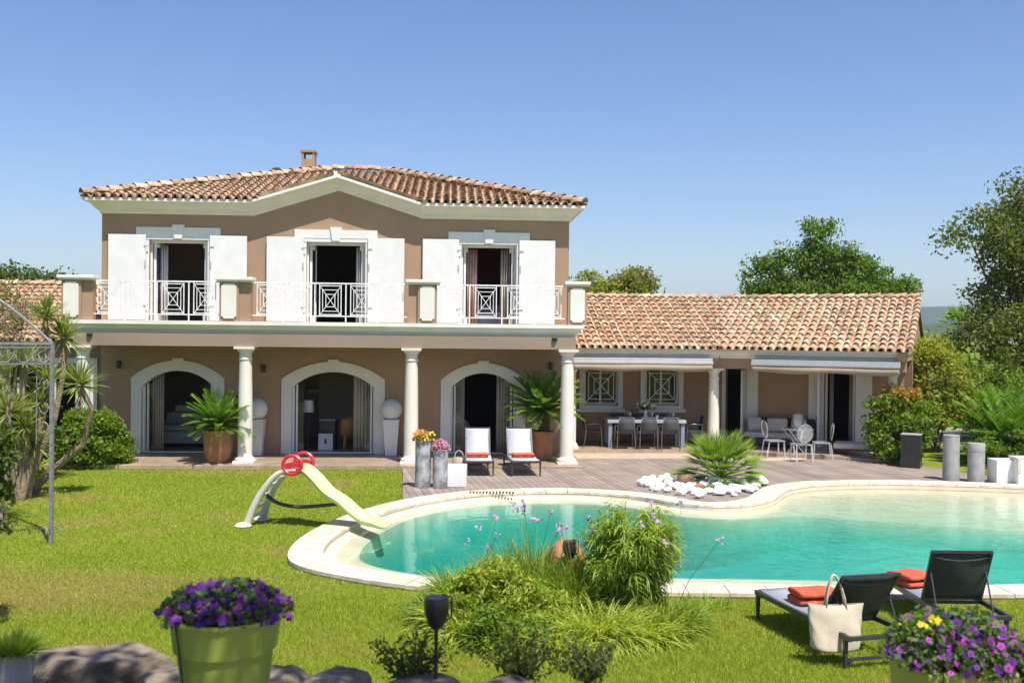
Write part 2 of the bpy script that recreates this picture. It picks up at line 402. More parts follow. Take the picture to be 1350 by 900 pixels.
for _ in range(4): INN = (np.roll(INN, 1, 0)+2*INN+np.roll(INN, -1, 0))/4
DEEP = resample(catmull(poly_px(deep_px, -.08), 6), .2)
_in = offset(INN, .24); _out = ~inpoly(DEEP, [tuple(q) for q in INN])
for _i in range(len(DEEP)):
    _d = np.linalg.norm(INN-DEEP[_i], axis=1); _j = int(_d.argmin())
    if _out[_i] or _d[_j] < .22: DEEP[_i] = _in[_j]
for _ in range(3): DEEP = (np.roll(DEEP, 1, 0)+2*DEEP+np.roll(DEEP, -1, 0))/4
DEEP2 = offset(DEEP, .22)
for _ in range(6): DEEP2 = (np.roll(DEEP2, 1, 0)+2*DEEP2+np.roll(DEEP2, -1, 0))/4
def cdt(outerp, holesp, zf, extra=()):
    pts = [Vector(p) for p in outerp]; n = len(pts); faces = [list(range(n))]
    allh = []
    for h in holesp:
        s = len(pts); pts += [Vector(p) for p in h]; faces.append(list(range(s, s+len(h))))
    for e in extra: pts.append(Vector(e))
    r = delaunay_2d_cdt(pts, [], faces, 0 if not holesp else 0, 1e-6)
    V, E, Fs = r[0], r[1], r[2]; keep = []
    harr = [[tuple(p) for p in h] for h in holesp]; oarr = [tuple(p) for p in outerp]
    cen = np.array([[sum(V[i].x for i in f)/len(f), sum(V[i].y for i in f)/len(f)] for f in Fs])
    ok = inpoly(cen, oarr)
    for h in harr: ok &= ~inpoly(cen, h)
    vs = [(v.x, v.y, zf(v.x, v.y)) for v in V]
    return vs, [tuple(f) if True else f for f, k in zip(Fs, ok) if k]
def upfix(vs, fs):
    out = []
    for f in fs:
        a, b, c = [Vector(vs[i]) for i in f[:3]]
        out.append(f if (b-a).cross(c-a).z > 0 else tuple(reversed(f)))
    return out
def sheet(name, outerp, z, mat, holesp=()):
    vs, fs = cdt(outerp, list(holesp), lambda x, y: z); m = MB(); m.add(vs, upfix(vs, fs)); return structure(m.build(name, mat))

def groundmat():
    m, nt, b = newmat('lawn_soil'); L = nt.links; tc = N(nt, 'ShaderNodeTexCoord')
    n = N(nt, 'ShaderNodeTexNoise'); n.inputs['Scale'].default_value = .35; n.inputs['Detail'].default_value = 5
    L.new(tc.outputs['Object'], n.inputs['Vector'])
    r = ramp(nt, [(.38, (.14, .20, .02)), (.56, (.19, .24, .03)), (.64, (.26, .21, .07))]); L.new(n.outputs['Fac'], r.inputs['Fac'])
    n2 = N(nt, 'ShaderNodeTexNoise'); n2.inputs['Scale'].default_value = 18; n2.inputs['Detail'].default_value = 6; L.new(tc.outputs['Object'], n2.inputs['Vector'])
    r2 = ramp(nt, [(.3, (.62, .62, .6)), (.7, (1.15, 1.15, 1.1))]); L.new(n2.outputs['Fac'], r2.inputs['Fac'])
    mx = N(nt, 'ShaderNodeMix', data_type='RGBA', blend_type='MULTIPLY'); mx.inputs['Factor'].default_value = 1
    L.new(r.outputs['Color'], mx.inputs['A']); L.new(r2.outputs['Color'], mx.inputs['B']); L.new(mx.outputs['Result'], b.inputs['Base Color'])
    b.inputs['Roughness'].default_value = 1; b.inputs['Specular IOR Level'].default_value = .05
    return m
M['ground'] = groundmat()
# dry patches in the lawn: blades take a straw colour where the turf is worn
def lawnblades():
    m = M['lf_lawn']; nt = m.node_tree; L = nt.links
    rmp = [n for n in nt.nodes if n.type == 'VALTORGB'][0]
    tc = N(nt, 'ShaderNodeTexCoord'); n = N(nt, 'ShaderNodeTexNoise'); n.inputs['Scale'].default_value = .35; n.inputs['Detail'].default_value = 6; L.new(tc.outputs['Object'], n.inputs['Vector'])
    # one worn patch in front on the left
    vm = N(nt, 'ShaderNodeVectorMath', operation='SUBTRACT'); vm.inputs[1].default_value = (-5.6, 13.6, 0); L.new(tc.outputs['Object'], vm.inputs[0])
    sc_ = N(nt, 'ShaderNodeVectorMath', operation='MULTIPLY'); sc_.inputs[1].default_value = (.30, .62, 0); L.new(vm.outputs[0], sc_.inputs[0])
    ln = N(nt, 'ShaderNodeVectorMath', operation='LENGTH'); L.new(sc_.outputs[0], ln.inputs[0])
    mr = N(nt, 'ShaderNodeMapRange'); mr.inputs['From Min'].default_value = 1.1; mr.inputs['From Max'].default_value = .1; mr.inputs['To Min'].default_value = 0; mr.inputs['To Max'].default_value = .40; L.new(ln.outputs['Value'], mr.inputs['Value'])
    ad = N(nt, 'ShaderNodeMath', operation='ADD'); L.new(n.outputs['Fac'], ad.inputs[0]); L.new(mr.outputs['Result'], ad.inputs[1])
    r = ramp(nt, [(.55, (0, 0, 0)), (.74, (.85, .85, .85))]); L.new(ad.outputs[0], r.inputs['Fac'])
    mx = N(nt, 'ShaderNodeMix', data_type='RGBA'); L.new(r.outputs['Color'], mx.inputs['Factor']); mx.inputs['B'].default_value = (.42, .30, .11, 1)
    for lk in list(rmp.outputs['Color'].links):
        to = lk.to_socket; L.remove(lk); L.new(mx.outputs['Result'], to)
    L.new(rmp.outputs['Color'], mx.inputs['A'])
lawnblades()
def planks():
    m, nt, b = newmat('deck_boards'); L = nt.links; tc = N(nt, 'ShaderNodeTexCoord')
    mp = N(nt, 'ShaderNodeMapping'); mp.inputs['Rotation'].default_value = (0, 0, R_(-11)); L.new(tc.outputs['Object'], mp.inputs['Vector'])
    mp.vector_type = 'TEXTURE' if False else 'POINT'
    sx = N(nt, 'ShaderNodeSeparateXYZ'); mp.inputs['Rotation'].default_value = (0, 0, R_(-11)); L.new(mp.outputs[0], sx.inputs[0])
    mul = N(nt, 'ShaderNodeMath', operation='MULTIPLY'); mul.inputs[1].default_value = 1/.155; L.new(sx.outputs['X'], mul.inputs[0])
    fr = N(nt, 'ShaderNodeMath', operation='FRACT'); L.new(mul.outputs[0], fr.inputs[0])
    fl = N(nt, 'ShaderNodeMath', operation='FLOOR'); L.new(mul.outputs[0], fl.inputs[0])
    wn = N(nt, 'ShaderNodeTexWhiteNoise', noise_dimensions='1D'); L.new(fl.outputs[0], wn.inputs['W'])
    r = ramp(nt, [(0, (.26, .205, .17)), (.5, (.31, .25, .21)), (1, (.225, .18, .15))]); L.new(wn.outputs['Value'], r.inputs['Fac'])
    gr = ramp(nt, [(0, (.12, .12, .12)), (.04, (.12, .12, .12)), (.07, (1, 1, 1)), (.97, (1, 1, 1)), (1, (.12, .12, .12))]); L.new(fr.outputs[0], gr.inputs['Fac'])
    n = N(nt, 'ShaderNodeTexNoise'); n.inputs['Scale'].default_value = 1.3; n.inputs['Detail'].default_value = 8; L.new(tc.outputs['Object'], n.inputs['Vector'])
    nr = ramp(nt, [(.3, (.8, .8, .8)), (.7, (1.15, 1.13, 1.1))]); L.new(n.outputs['Fac'], nr.inputs['Fac'])
    m1 = N(nt, 'ShaderNodeMix', data_type='RGBA', blend_type='MULTIPLY'); m1.inputs['Factor'].default_value = 1; L.new(r.outputs['Color'], m1.inputs['A']); L.new(gr.outputs['Color'], m1.inputs['B'])
    m2 = N(nt, 'ShaderNodeMix', data_type='RGBA', blend_type='MULTIPLY'); m2.inputs['Factor'].default_value = 1; L.new(m1.outputs['Result'], m2.inputs['A']); L.new(nr.outputs['Color'], m2.inputs['B'])
    L.new(m2.outputs['Result'], b.inputs['Base Color']); b.inputs['Roughness'].default_value = .75
    bp = N(nt, 'ShaderNodeBump'); bp.inputs['Strength'].default_value = .5; bp.inputs['Distance'].default_value = .01; L.new(gr.outputs['Color'], bp.inputs['Height']); L.new(bp.outputs['Normal'], b.inputs['Normal'])
    return m
M['deck'] = planks()
def slabmat(name, c1, c2, joint, bw, bh, rough=.8):
    m, nt, b = newmat(name); L = nt.links; tc = N(nt, 'ShaderNodeTexCoord'); br = N(nt, 'ShaderNodeTexBrick'); L.new(tc.outputs['Object'], br.inputs['Vector'])
    br.inputs['Color1'].default_value = (*c1, 1); br.inputs['Color2'].default_value = (*c2, 1); br.inputs['Mortar'].default_value = (*joint, 1)
    br.inputs['Scale'].default_value = 1; br.inputs['Brick Width'].default_value = bw; br.inputs['Row Height'].default_value = bh; br.inputs['Mortar Size'].default_value = .006
    n = N(nt, 'ShaderNodeTexNoise'); n.inputs['Scale'].default_value = 4; n.inputs['Detail'].default_value = 6; L.new(tc.outputs['Object'], n.inputs['Vector'])
    r = ramp(nt, [(.3, (.8, .8, .8)), (.7, (1.1, 1.1, 1.1))]); L.new(n.outputs['Fac'], r.inputs['Fac'])
    mx = N(nt, 'ShaderNodeMix', data_type='RGBA', blend_type='MULTIPLY'); mx.inputs['Factor'].default_value = 1; L.new(br.outputs['Color'], mx.inputs['A']); L.new(r.outputs['Color'], mx.inputs['B'])
    L.new(mx.outputs['Result'], b.inputs['Base Color']); b.inputs['Roughness'].default_value = rough; return m
M['tilefloor'] = slabmat('porch_floor_tile', (.42, .31, .22), (.36, .27, .19), (.25, .19, .14), .5, .5, .35)
M['paving'] = slabmat('stone_paving', (.52, .40, .29), (.46, .36, .27), (.30, .24, .18), .6, .4)
def copingmat():
    m, nt, b = newmat('coping_stone'); L = nt.links; g = N(nt, 'ShaderNodeNewGeometry'); tc = N(nt, 'ShaderNodeTexCoord')
    r = ramp(nt, [(0, (.58, .50, .39)), (.5, (.68, .61, .50)), (1, (.62, .54, .42))]); L.new(g.outputs['Random Per Island'], r.inputs['Fac'])
    n = N(nt, 'ShaderNodeTexNoise'); n.inputs['Scale'].default_value = 7; n.inputs['Detail'].default_value = 7; L.new(tc.outputs['Object'], n.inputs['Vector'])
    r2 = ramp(nt, [(.35, (.86, .82, .76)), (.6, (1.05, 1.05, 1.05))]); L.new(n.outputs['Fac'], r2.inputs['Fac'])
    mx = N(nt, 'ShaderNodeMix', data_type='RGBA', blend_type='MULTIPLY'); mx.inputs['Factor'].default_value = 1; L.new(r.outputs['Color'], mx.inputs['A']); L.new(r2.outputs['Color'], mx.inputs['B'])
    L.new(mx.outputs['Result'], b.inputs['Base Color']); b.inputs['Roughness'].default_value = .85; return m
M['coping'] = copingmat()
M['liner'] = pm('sand_pool_liner', (.66, .56, .42), (.60, .50, .37), 2.5, .8, .1, 60, .2)
M['copingface'] = pm('coping_edge_render', (.66, .46, .27), (.56, .38, .22), 3, .9, .2, 40)
# ground
BIG = [(-4000, -600), (4000, -600), (4000, 4500), (-4000, 4500)]
HOLE = offset(OUT, .06)
gd = sheet('ground', BIG, 0.0, 'ground', [[tuple(p) for p in HOLE]])
# coping slabs
m = MB(); n = len(OUT)
step = 3
for i in range(0, n-n % step, step):
    idx = [(i+j) % n for j in range(step+1)]
    if i+step >= n-n % step: idx = [(i+j) % n for j in range(step+1+n % step)]
    A = [OUT[j].copy() for j in idx]; B = [INN[j].copy() for j in idx]
    for P in (A, B):
        d0 = unit(P[1]-P[0])*.006; P[0] = P[0]+d0; P[-1] = P[-1]-unit(P[-1]-P[-2])*.006
    z = CZ+random.uniform(-.003, .003); k = len(A)
    vs = [(p[0], p[1], z) for p in A]+[(p[0], p[1], z) for p in B]+[(p[0], p[1], z-.05) for p in A]+[(p[0], p[1], z-.05) for p in B]
    fs = [(q, q+1, k+q+1, k+q) for q in range(k-1)]+[(q+1, q, 2*k+q, 2*k+q+1) for q in range(k-1)]+[(k+q, k+q+1, 3*k+q+1, 3*k+q) for q in range(k-1)]
    fs += [(0, k, 3*k, 2*k), (k-1, 2*k-1, 4*k-1, 3*k-1)]
    m.add(vs, fs)
structure(m.build('pool_coping', 'coping'))
m = MB(); O2 = offset(OUT, .012); I2 = offset(OUT, .50)
vs = [(p[0], p[1], CZ-.054) for p in O2]+[(p[0], p[1], -.1) for p in O2]+[(p[0], p[1], CZ-.054) for p in INN]
m.add(vs, [(i, (i+1) % n, n+(i+1) % n, n+i) for i in range(n)]+[(i, (i+1) % n, 2*n+(i+1) % n, 2*n+i) for i in range(n)])
structure(m.build('coping_base', 'copingface'))
# basin
def rightness(x, y): return min(1, max(0, (x-2.0)/4.0))
inn_set = {(round(float(p[0]), 4), round(float(p[1]), 4)) for p in INN}
def beachz(x, y):
    rt = rightness(x, y)
    if (round(x, 4), round(y, 4)) in inn_set: return -.012-.070*rt
    return -.13-.055*rt
vs, fs = cdt([tuple(map(float, p)) for p in INN], [[tuple(map(float, p)) for p in DEEP]], beachz)
b = MB(); b.add(vs, upfix(vs, fs))
ni = len(INN)
b.add([(p[0], p[1], CZ-.06) for p in INN]+[(float(p[0]), float(p[1]), beachz(float(p[0]), float(p[1]))) for p in INN], [(i, (i+1) % ni, ni+(i+1) % ni, ni+i) for i in range(ni)])
nd = len(DEEP)
lev = [(DEEP, lambda p: beachz(*map(float, p)) if True else 0), (DEEP2, lambda p: -1.05+.35*rightness(*map(float, p))), ]
top = [(float(p[0]), float(p[1]), -.13-.055*rightness(float(p[0]), 0)) for p in DEEP]; low = [(float(p[0]), float(p[1]), -1.25+.68*rightness(float(p[0])-1, 0)) for p in DEEP2]
b.add(top+low, [(i, (i+1) % nd, nd+(i+1) % nd, nd+i) for i in range(nd)])
vs, fs = cdt([tuple(map(float, p)) for p in DEEP2], [], lambda x, y: -1.25+.68*rightness(x-1, 0)); b.add(vs, upfix(vs, fs))
structure(b.build('pool_basin', 'liner', smooth=False))
# skimmer grate in the coping
sk = MB(); gpos = G(650, 649, CZ)
for i in range(14):
    for j in (0, 1): sk.box(gpos.x-.50+i*.07, gpos.x-.465+i*.07, gpos.y-.14+j*.16, gpos.y-.03+j*.16, CZ+.004, CZ+.010)
o = sk.build('skimmer_grate', 'dark'); tag(o, 'dark slotted grate let into the far pool coping in front of the sun loungers', 'grate')
# water
def watermat():
    m, nt, b = newmat('pool_water'); L = nt.links; nt.nodes.remove(b); out = nt.nodes['Material Output']; tc = N(nt, 'ShaderNodeTexCoord')
    t = N(nt, 'ShaderNodeBsdfTransparent'); t.inputs['Color'].default_value = (1, 1, 1, 1); g = N(nt, 'ShaderNodeBsdfGlossy'); g.inputs['Roughness'].default_value = .015
    fr = N(nt, 'ShaderNodeFresnel'); fr.inputs['IOR'].default_value = 1.33; s = N(nt, 'ShaderNodeMixShader')
    n = N(nt, 'ShaderNodeTexNoise'); n.inputs['Scale'].default_value = 3.2; n.inputs['Detail'].default_value = 4; n.inputs['Distortion'].default_value = .6; L.new(tc.outputs['Object'], n.inputs['Vector'])
    # ripples are stronger at the right-hand, wind-ruffled end
    sx = N(nt, 'ShaderNodeSeparateXYZ'); L.new(tc.outputs['Object'], sx.inputs[0]); mr = N(nt, 'ShaderNodeMapRange'); mr.inputs['From Min'].default_value = 0; mr.inputs['From Max'].default_value = 6; mr.inputs['To Min'].default_value = .07; mr.inputs['To Max'].default_value = .34; L.new(sx.outputs['X'], mr.inputs['Value'])
    bp = N(nt, 'ShaderNodeBump'); bp.inputs['Distance'].default_value = .06; L.new(mr.outputs['Result'], bp.inputs['Strength']); L.new(n.outputs['Fac'], bp.inputs['Height'])
    for q in (g, fr): L.new(bp.outputs['Normal'], q.inputs['Normal'])
    L.new(fr.outputs[0], s.inputs[0]); L.new(t.outputs[0], s.inputs[1]); L.new(g.outputs[0], s.inputs[2]); L.new(s.outputs[0], out.inputs['Surface'])
    v = N(nt, 'ShaderNodeVolumeAbsorption'); v.inputs['Color'].default_value = (.0, .86, .90, 1); v.inputs['Density'].default_value = .76
    L.new(v.outputs[0], out.inputs['Volume']); return m
M['water'] = watermat()
WZ = -.055
vs, fs = cdt([tuple(map(float, p)) for p in INN], [], lambda x, y: WZ)
vs = [(x, y, WZ) for x, y, _ in vs]; fs = upfix(vs, fs); nv = len(vs)
# keep the outline order for the sides
m = MB(); m.add(vs+[(x, y, -2.2) for x, y, _ in vs], fs+[tuple(nv+i for i in reversed(f)) for f in fs]+[(i, (i+1) % ni, nv+(i+1) % ni, nv+i) if False else (nv+i, nv+(i+1) % ni, (i+1) % ni, i) for i in range(ni)])
structure(m.build('water', 'water'))
# terrace surfaces
deck_px = [(531, 617), (775, 604), (960, 604), (1010, 607), (1160, 603), (1221, 615), (1280, 624), (1350, 632), (1460, 643), (1450, 647), (1350, 640.5), (1250, 636.5), (1150, 634.5), (1060, 636.5), (1010, 644), (985, 658), (930, 663), (850, 651.5), (750, 645.5), (640, 647.5), (560, 655.5), (531, 660)]
deckpoly = poly_px(deck_px, .045); sheet('deck', deckpoly, .045, 'deck')
pavpoly = poly_px([(740, 607.5), (1010, 610), (1168, 606), (1195, 600), (1180, 590), (740, 590)], .03); sheet('paving', pavpoly, .03, 'paving')
M['asphalt'] = pm('rosy_asphalt', (.30, .24, .24), (.26, .21, .21), 1, .95, .3, 60)
drive = [G(1205, 583), G(1420, 600), G(1500, 566), G(1200, 563)]; sheet('driveway', [tuple(p)[:2] for p in drive], .006, 'asphalt')
k0, k1 = G(1205, 585.5), G(1420, 602.5)
km = MB(); km.bar((k0.x, k0.y, .04), (k1.x, k1.y, .04), .18, .1); structure(km.build('kerb', 'coping'))
# lawn grass
NB = 640000
Dm = np.exp(rng.uniform(np.log(9.6), np.log(29), NB)); X = rng.uniform(-.53, .53, NB)*Dm; P = np.stack([X, Dm], 1)
ok = ~inpoly(P, OUT) & ~inpoly(P, deckpoly) & ~inpoly(P, pavpoly)
hx, hy = P[:, 0]+4.77, P[:, 1]-28.0; u = hx*math.cos(HA)+hy*math.sin(HA); v = -hx*math.sin(HA)+hy*math.cos(HA)
ok &= ~((v > -2.43) & (u > -6.92) & (u < 17)) & ~((v > -1) & (u < -6))
ok &= (P[:, 1] < 26.8) | (P[:, 0] > 10)
ok &= ~inpoly(P, [tuple(p)[:2] for p in drive])
P = P[ok]; n = len(P); D = P[:, 1]
h = rng.uniform(.018, .045, n)*(1+.3*(D < 13)); w = .0038*D/11*rng.uniform(.7, 1.4, n); ang = rng.uniform(0, np.pi, n); lean = rng.normal(size=(n, 2))*.018
V = np.zeros((n, 3, 3)); V[:, 0, :2] = P-np.stack([np.cos(ang), np.sin(ang)], 1)*w[:, None]; V[:, 1, :2] = P+np.stack([np.cos(ang), np.sin(ang)], 1)*w[:, None]; V[:, 2, :2] = P+lean; V[:, 2, 2] = h; V[:, :2, 2] = -.002
g = npmesh('lawn_grass', V.reshape(-1, 3), 3, 'lf_lawn'); tag(g, 'short sunlit green lawn with a few dry patches', 'grass', kind='stuff')
# raised planting bank below the camera
def bh(x, y):
    e = 5.15+.12*math.sin(x*1.7)+.08*math.sin(x*4.1+1)
    if x > 1.6: e -= .15
    t = min(1, max(0, (y-e)/.7)); z = 1.56*(1-t*t*(3-2*t)) + .03*math.sin(x*5)*math.sin(y*6)
    return z if t < 1 else -.02
m = MB(); xs = np.linspace(-9, 9, 120); ys = np.linspace(-4, 6.2, 90)
m.add([(x, y, bh(x, y)) for y in ys for x in xs], [(j*120+i, j*120+i+1, (j+1)*120+i+1, (j+1)*120+i) for j in range(89) for i in range(119)])
M['bank'] = pm('bank_soil', (.20, .13, .08), (.12, .09, .05), 5, 1, 1, 20, .05); structure(m.build('bank', 'bank', smooth='all'))
# far hills
def hills(name, D, px0, px1, ypk, seed, depth=900, base=470):
    r = random.Random(seed); nx, ny = 90, 14; V = []; ph = [r.uniform(0, 6) for _ in range(6)]
    for j in range(ny):
        t = j/(ny-1)
        for i in range(nx):
            px = px0+(px1-px0)*i/(nx-1); s = math.sin(math.pi*i/(nx-1))**.6
            x = (px-675)/1350*D; zt = (3.45+(442-ypk(px))*D/1350)
            hgt = zt*s*math.sin(math.pi*t)**.8*(1+.06*math.sin(i*.5+ph[0]+j)+.04*math.sin(i*1.1+ph[1]*j*.3))
            V.append((x*(1+.0*t), D-depth/2+depth*t, max(-3, hgt-3*(1-s))))
    m = MB(); m.add(V, [(j*nx+i, j*nx+i+1, (j+1)*nx+i+1, (j+1)*nx+i) for j in range(ny-1) for i in range(nx-1)])
    return structure(m.build(name, 'hill', smooth='all'))
M['hill'] = pm('wooded_hillside', (.035, .06, .02), (.055, .08, .03), .02, 1, 0, 1, .02, 0, 8)
hills('hill', 2600, 850, 1700, lambda p: 401+13*math.sin((p-1226)/62)**2, 3)
hills('hill', 1500, 900, 1600, lambda p: 424+5*math.sin(p/21), 4, 600)
hills('hill', 1100, -420, 150, lambda p: 372+4*math.sin(p/17), 5, 500)

hm, hnt, hb = newmat('haze_air'); hnt.nodes.remove(hb); pv = hnt.nodes.new('ShaderNodeVolumePrincipled'); pv.inputs['Color'].default_value = (.80, .88, 1, 1); pv.inputs['Density'].default_value = .00022; pv.inputs['Anisotropy'].default_value = .2
hnt.links.new(pv.outputs[0], hnt.nodes['Material Output'].inputs['Volume']); M['haze'] = hm
tag(MB().box(-4100, 4100, -700, 4600, -4, 170).build('haze', 'haze'), 'thin blue haze lying over the far hills', 'haze', kind='stuff')
M['ceildark'] = pm('porch_darkening_brown', (.22, .16, .11), (.18, .13, .09), 3, .8)  # brown for the unseen porch ceilings, chosen dark to lessen bounced light
# ================================================================ VILLA
HA = R_(3.3)
villa = thing('villa', 'two storey tan villa with white shutters, columned porch and long tiled single storey wing', 'house', (-4.77, 28.0, 0), HA)
def frame(x, y, a): return Matrix.Translation((x, y, 0)) @ Matrix.Rotation(a, 4, 'Z')
HF = frame(-4.77, 28.0, HA); WL = frame(6.08, 30.0, R_(5)); WR = frame(6.08, 30.0, R_(-25)); LWF = frame(-4.77, 28.0, HA)
def mb(fr=HF):
    m = MB(); m.M = fr; return m
def hp(fr, p): return fr @ Vector(p)
FL = .12            # porch floor
def arch(cx, hw, z0, zs, zt, n=14):
    """opening outline, segmental arch: list of (x,z) anticlockwise"""
    rise = zt-zs; rad = (hw*hw+rise*rise)/(2*rise); a = math.asin(min(1, hw/rad)); cz = zt-rad
    pts = [(cx-hw, z0), (cx+hw, z0)]
    for i in range(n+1):
        t = a-2*a*i/n; pts.append((cx+rad*math.sin(t), cz+rad*math.cos(t)))
    return pts
arches = [(-4.28, 1.24), (-.10, 1.40), (4.0, 1.17)]
doors = [(-4.29, .78), (-.06, .80), (4.12, .76)]
holes = []
for cx, hw in arches: holes.append(arch(cx, hw-.26, FL, 1.93, 2.37))
for cx, hw in doors: holes.append([(cx-hw, 3.69), (cx+hw, 3.69), (cx+hw, 5.90), (cx-hw, 5.90)])
outer = [(-6.33, 0), (6.33, 0), (6.33, 6.75), (2.28, 6.75), (0, 7.45), (-2.28, 6.75), (-6.33, 6.75)]
m = mb(); m.prism([outer]+holes, 0, .3)
m.box(-6.33, -6.1, .3, 10.6, 0, 6.75); m.box(6.1, 6.33, .3, 10.6, 0, 6.75); m.box(-6.33, 6.33, 10.6, 10.9, 0, 6.75)
wall = m.build('wall', 'stucco', villa, True)
# inside: floor slabs, partitions, room backs
m = mb(); m.box(-6.1, 6.1, .3, 10.6, 3.3, 3.68); m.box(-6.1, 6.1, .3, 10.6, 6.35, 6.5); m.build('ceiling', 'room', villa, True)
m = mb(); m.box(-6.1, 6.1, .0, 10.6, 0.0, FL); m.build('floor', 'roomfloor', villa, True)
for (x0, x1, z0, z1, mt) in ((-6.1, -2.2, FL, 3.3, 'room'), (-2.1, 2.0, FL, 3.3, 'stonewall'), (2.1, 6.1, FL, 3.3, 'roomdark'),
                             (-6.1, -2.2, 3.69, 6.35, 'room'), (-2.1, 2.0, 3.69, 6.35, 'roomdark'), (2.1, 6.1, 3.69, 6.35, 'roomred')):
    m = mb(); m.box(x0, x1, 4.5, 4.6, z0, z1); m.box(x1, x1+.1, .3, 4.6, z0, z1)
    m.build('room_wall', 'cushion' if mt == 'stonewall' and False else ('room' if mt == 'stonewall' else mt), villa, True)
# arch surrounds with keystone, sliding frames, curtains
for k, (cx, hw) in enumerate(arches):
    o = arch(cx, hw, FL, 2.16, 2.64); i = arch(cx, hw-.27, FL, 1.92, 2.36)
    loop = o[1:]+[o[0]]                       # right foot, arc, left foot
    inn = i[1:]+[i[0]]
    m = mb(); poly = loop+inn[::-1]
    m.prism([poly], -.035, .31)
    m.box(cx-.15, cx+.15, -.055, .05, 2.60, 2.70)
    sur = m.build('arch_surround', 'cream', villa, True)
    w = thing_part = None
    fr = mb()
    for s in (-1, 1):
        x = cx+s*(hw-.27)
        fr.box(*sorted((x, x-s*.06)), .14, .22, FL, 1.95)
        fr.box(*sorted((x-s*.09, x-s*.14)), .2, .27, FL, 2.0); 
    fr.box(cx-hw+.3, cx+hw-.3, .12, .27, FL, FL+.03)
    f = fr.build('sliding_door', 'frame', villa, True)
    for s in (-1, 1):
        g = mb(); x = cx+s*(hw-.27); g.box(*sorted((x-s*.14, x-s*.30)), .235, .24, FL+.05, 1.98); g.build('glass', 'glass', f, True)
    def drape(fr_, x0, x1, v, z0, z1, mat, par, waves=5, amp=.04, pinch=0):
        n = waves*6; A = []; B = []
        for q in range(n+1):
            t = q/n; x = x0+(x1-x0)*t; yy = v+amp*math.sin(t*waves*2*math.pi)
            xb = x0+(x1-x0)*t*(1-pinch)
            A.append((x, yy, z1)); B.append((xb, yy*1.0, z0))
        q_ = mb(fr_); q_.strip(A, B); oo = q_.build('curtain', mat, par, True, smooth='all')
        sd = oo.modifiers.new('solid', 'SOLIDIFY'); sd.thickness = .01
    e = hw-.27
    spans = [[(-e+.16, -e+.48)], [(e-.62, e-.16)], [(-e+.12, -e+.38), (e-.52, e-.12)]][k]
    for a, b in spans: drape(HF, cx+a, cx+b, .42, FL, 2.42, 'curtain', f)
# upper doors : lintel, keystone, shutters, leaves, curtains
for k, (cx, hw) in enumerate(doors):
    m = mb(); m.box(cx-1.12, cx+1.12, -.05, .02, 6.0, 6.23); m.box(cx-hw-.32, cx+hw+.32, -.04, .02, 5.9, 6.0)
    for s in (-1, 1): m.box(*sorted((cx+s*hw, cx+s*(hw+.2))), -.03, .05, 3.69, 5.9)
    m.add([(cx-.16, -.09, 6.3), (cx+.16, -.09, 6.3), (cx+.10, -.09, 5.93), (cx-.10, -.09, 5.93), (cx-.16, 0, 6.3), (cx+.16, 0, 6.3), (cx+.10, 0, 5.93), (cx-.10, 0, 5.93)],
          [(3, 2, 1, 0), (4, 5, 1, 0)[::-1], (1, 5, 6, 2), (0, 3, 7, 4), (2, 6, 7, 3)])
    sur = m.build('door_surround', 'white', villa, True)
    dm = mb()
    for s in (-1, 1):
        x = cx+s*hw; dm.box(*sorted((x, x-s*.05)), .12, .2, 3.69, 5.88); dm.box(*sorted((x-s*.07, x-s*.13)), .2, .26, 3.70, 5.86)
        dm.box(*sorted((x-s*.135, x-s*.18)), .25, .75, 3.70, 3.86); dm.box(*sorted((x-s*.135, x-s*.18)), .25, .75, 5.70, 5.86); dm.box(*sorted((x-s*.135, x-s*.18)), .70, .78, 3.86, 5.70)
    dm.box(cx-hw, cx+hw, .1, .22, 5.82, 5.9)
    d = dm.build('french_door', 'frame', villa, True)
    for s in (-1, 1):
        gm = mb(); gm.box(*sorted((cx+s*(hw-.155), cx+s*(hw-.16))), .26, .70, 3.86, 5.70); gm.build('glass', 'glass', d, True)
    if k == 0: drape(HF, cx-hw+.16, cx-hw+.36, .5, 3.7, 5.8, 'curtainwhite', d, 3)
    if k == 1: drape(HF, cx+hw-.30, cx+hw-.12, .5, 3.7, 5.8, 'curtainwhite', d, 3)
    if k == 2:
        drape(HF, cx-hw+.12, cx-hw+.44, .5, 3.7, 5.8, 'curtainpink', d, 4); drape(HF, cx+hw-.42, cx+hw-.22, .5, 3.7, 5.8, 'curtain', d, 3)
    for s in (-1, 1):
        x0, x1 = sorted((cx+s*(hw+.07), cx+s*(hw+1.06)))
        m = mb(); m.box(x0, x1, -.10, -.06, 3.72, 6.02)
        for q in range(1, 5):
            xx = x0+(x1-x0)*(q-.5)/4; m.box(xx-(x1-x0)/8+.002, xx+(x1-x0)/8-.002, -.103, -.10, 3.73, 6.01)
        sh = m.build('shutter', 'white', villa, True, bevel=.004)
        xh = cx+s*(hw+.09)
        for zz in (4.1, 5.7):
            h = mb(); h.box(xh-.03, xh+.10, -.118, -.106, zz, zz+.035); h.build('hinge', 'alu', sh, True)
        h = mb(); h.box(xh, xh+.03, -.13, -.106, 5.15, 5.32); h.build('latch', 'alu', sh, True)
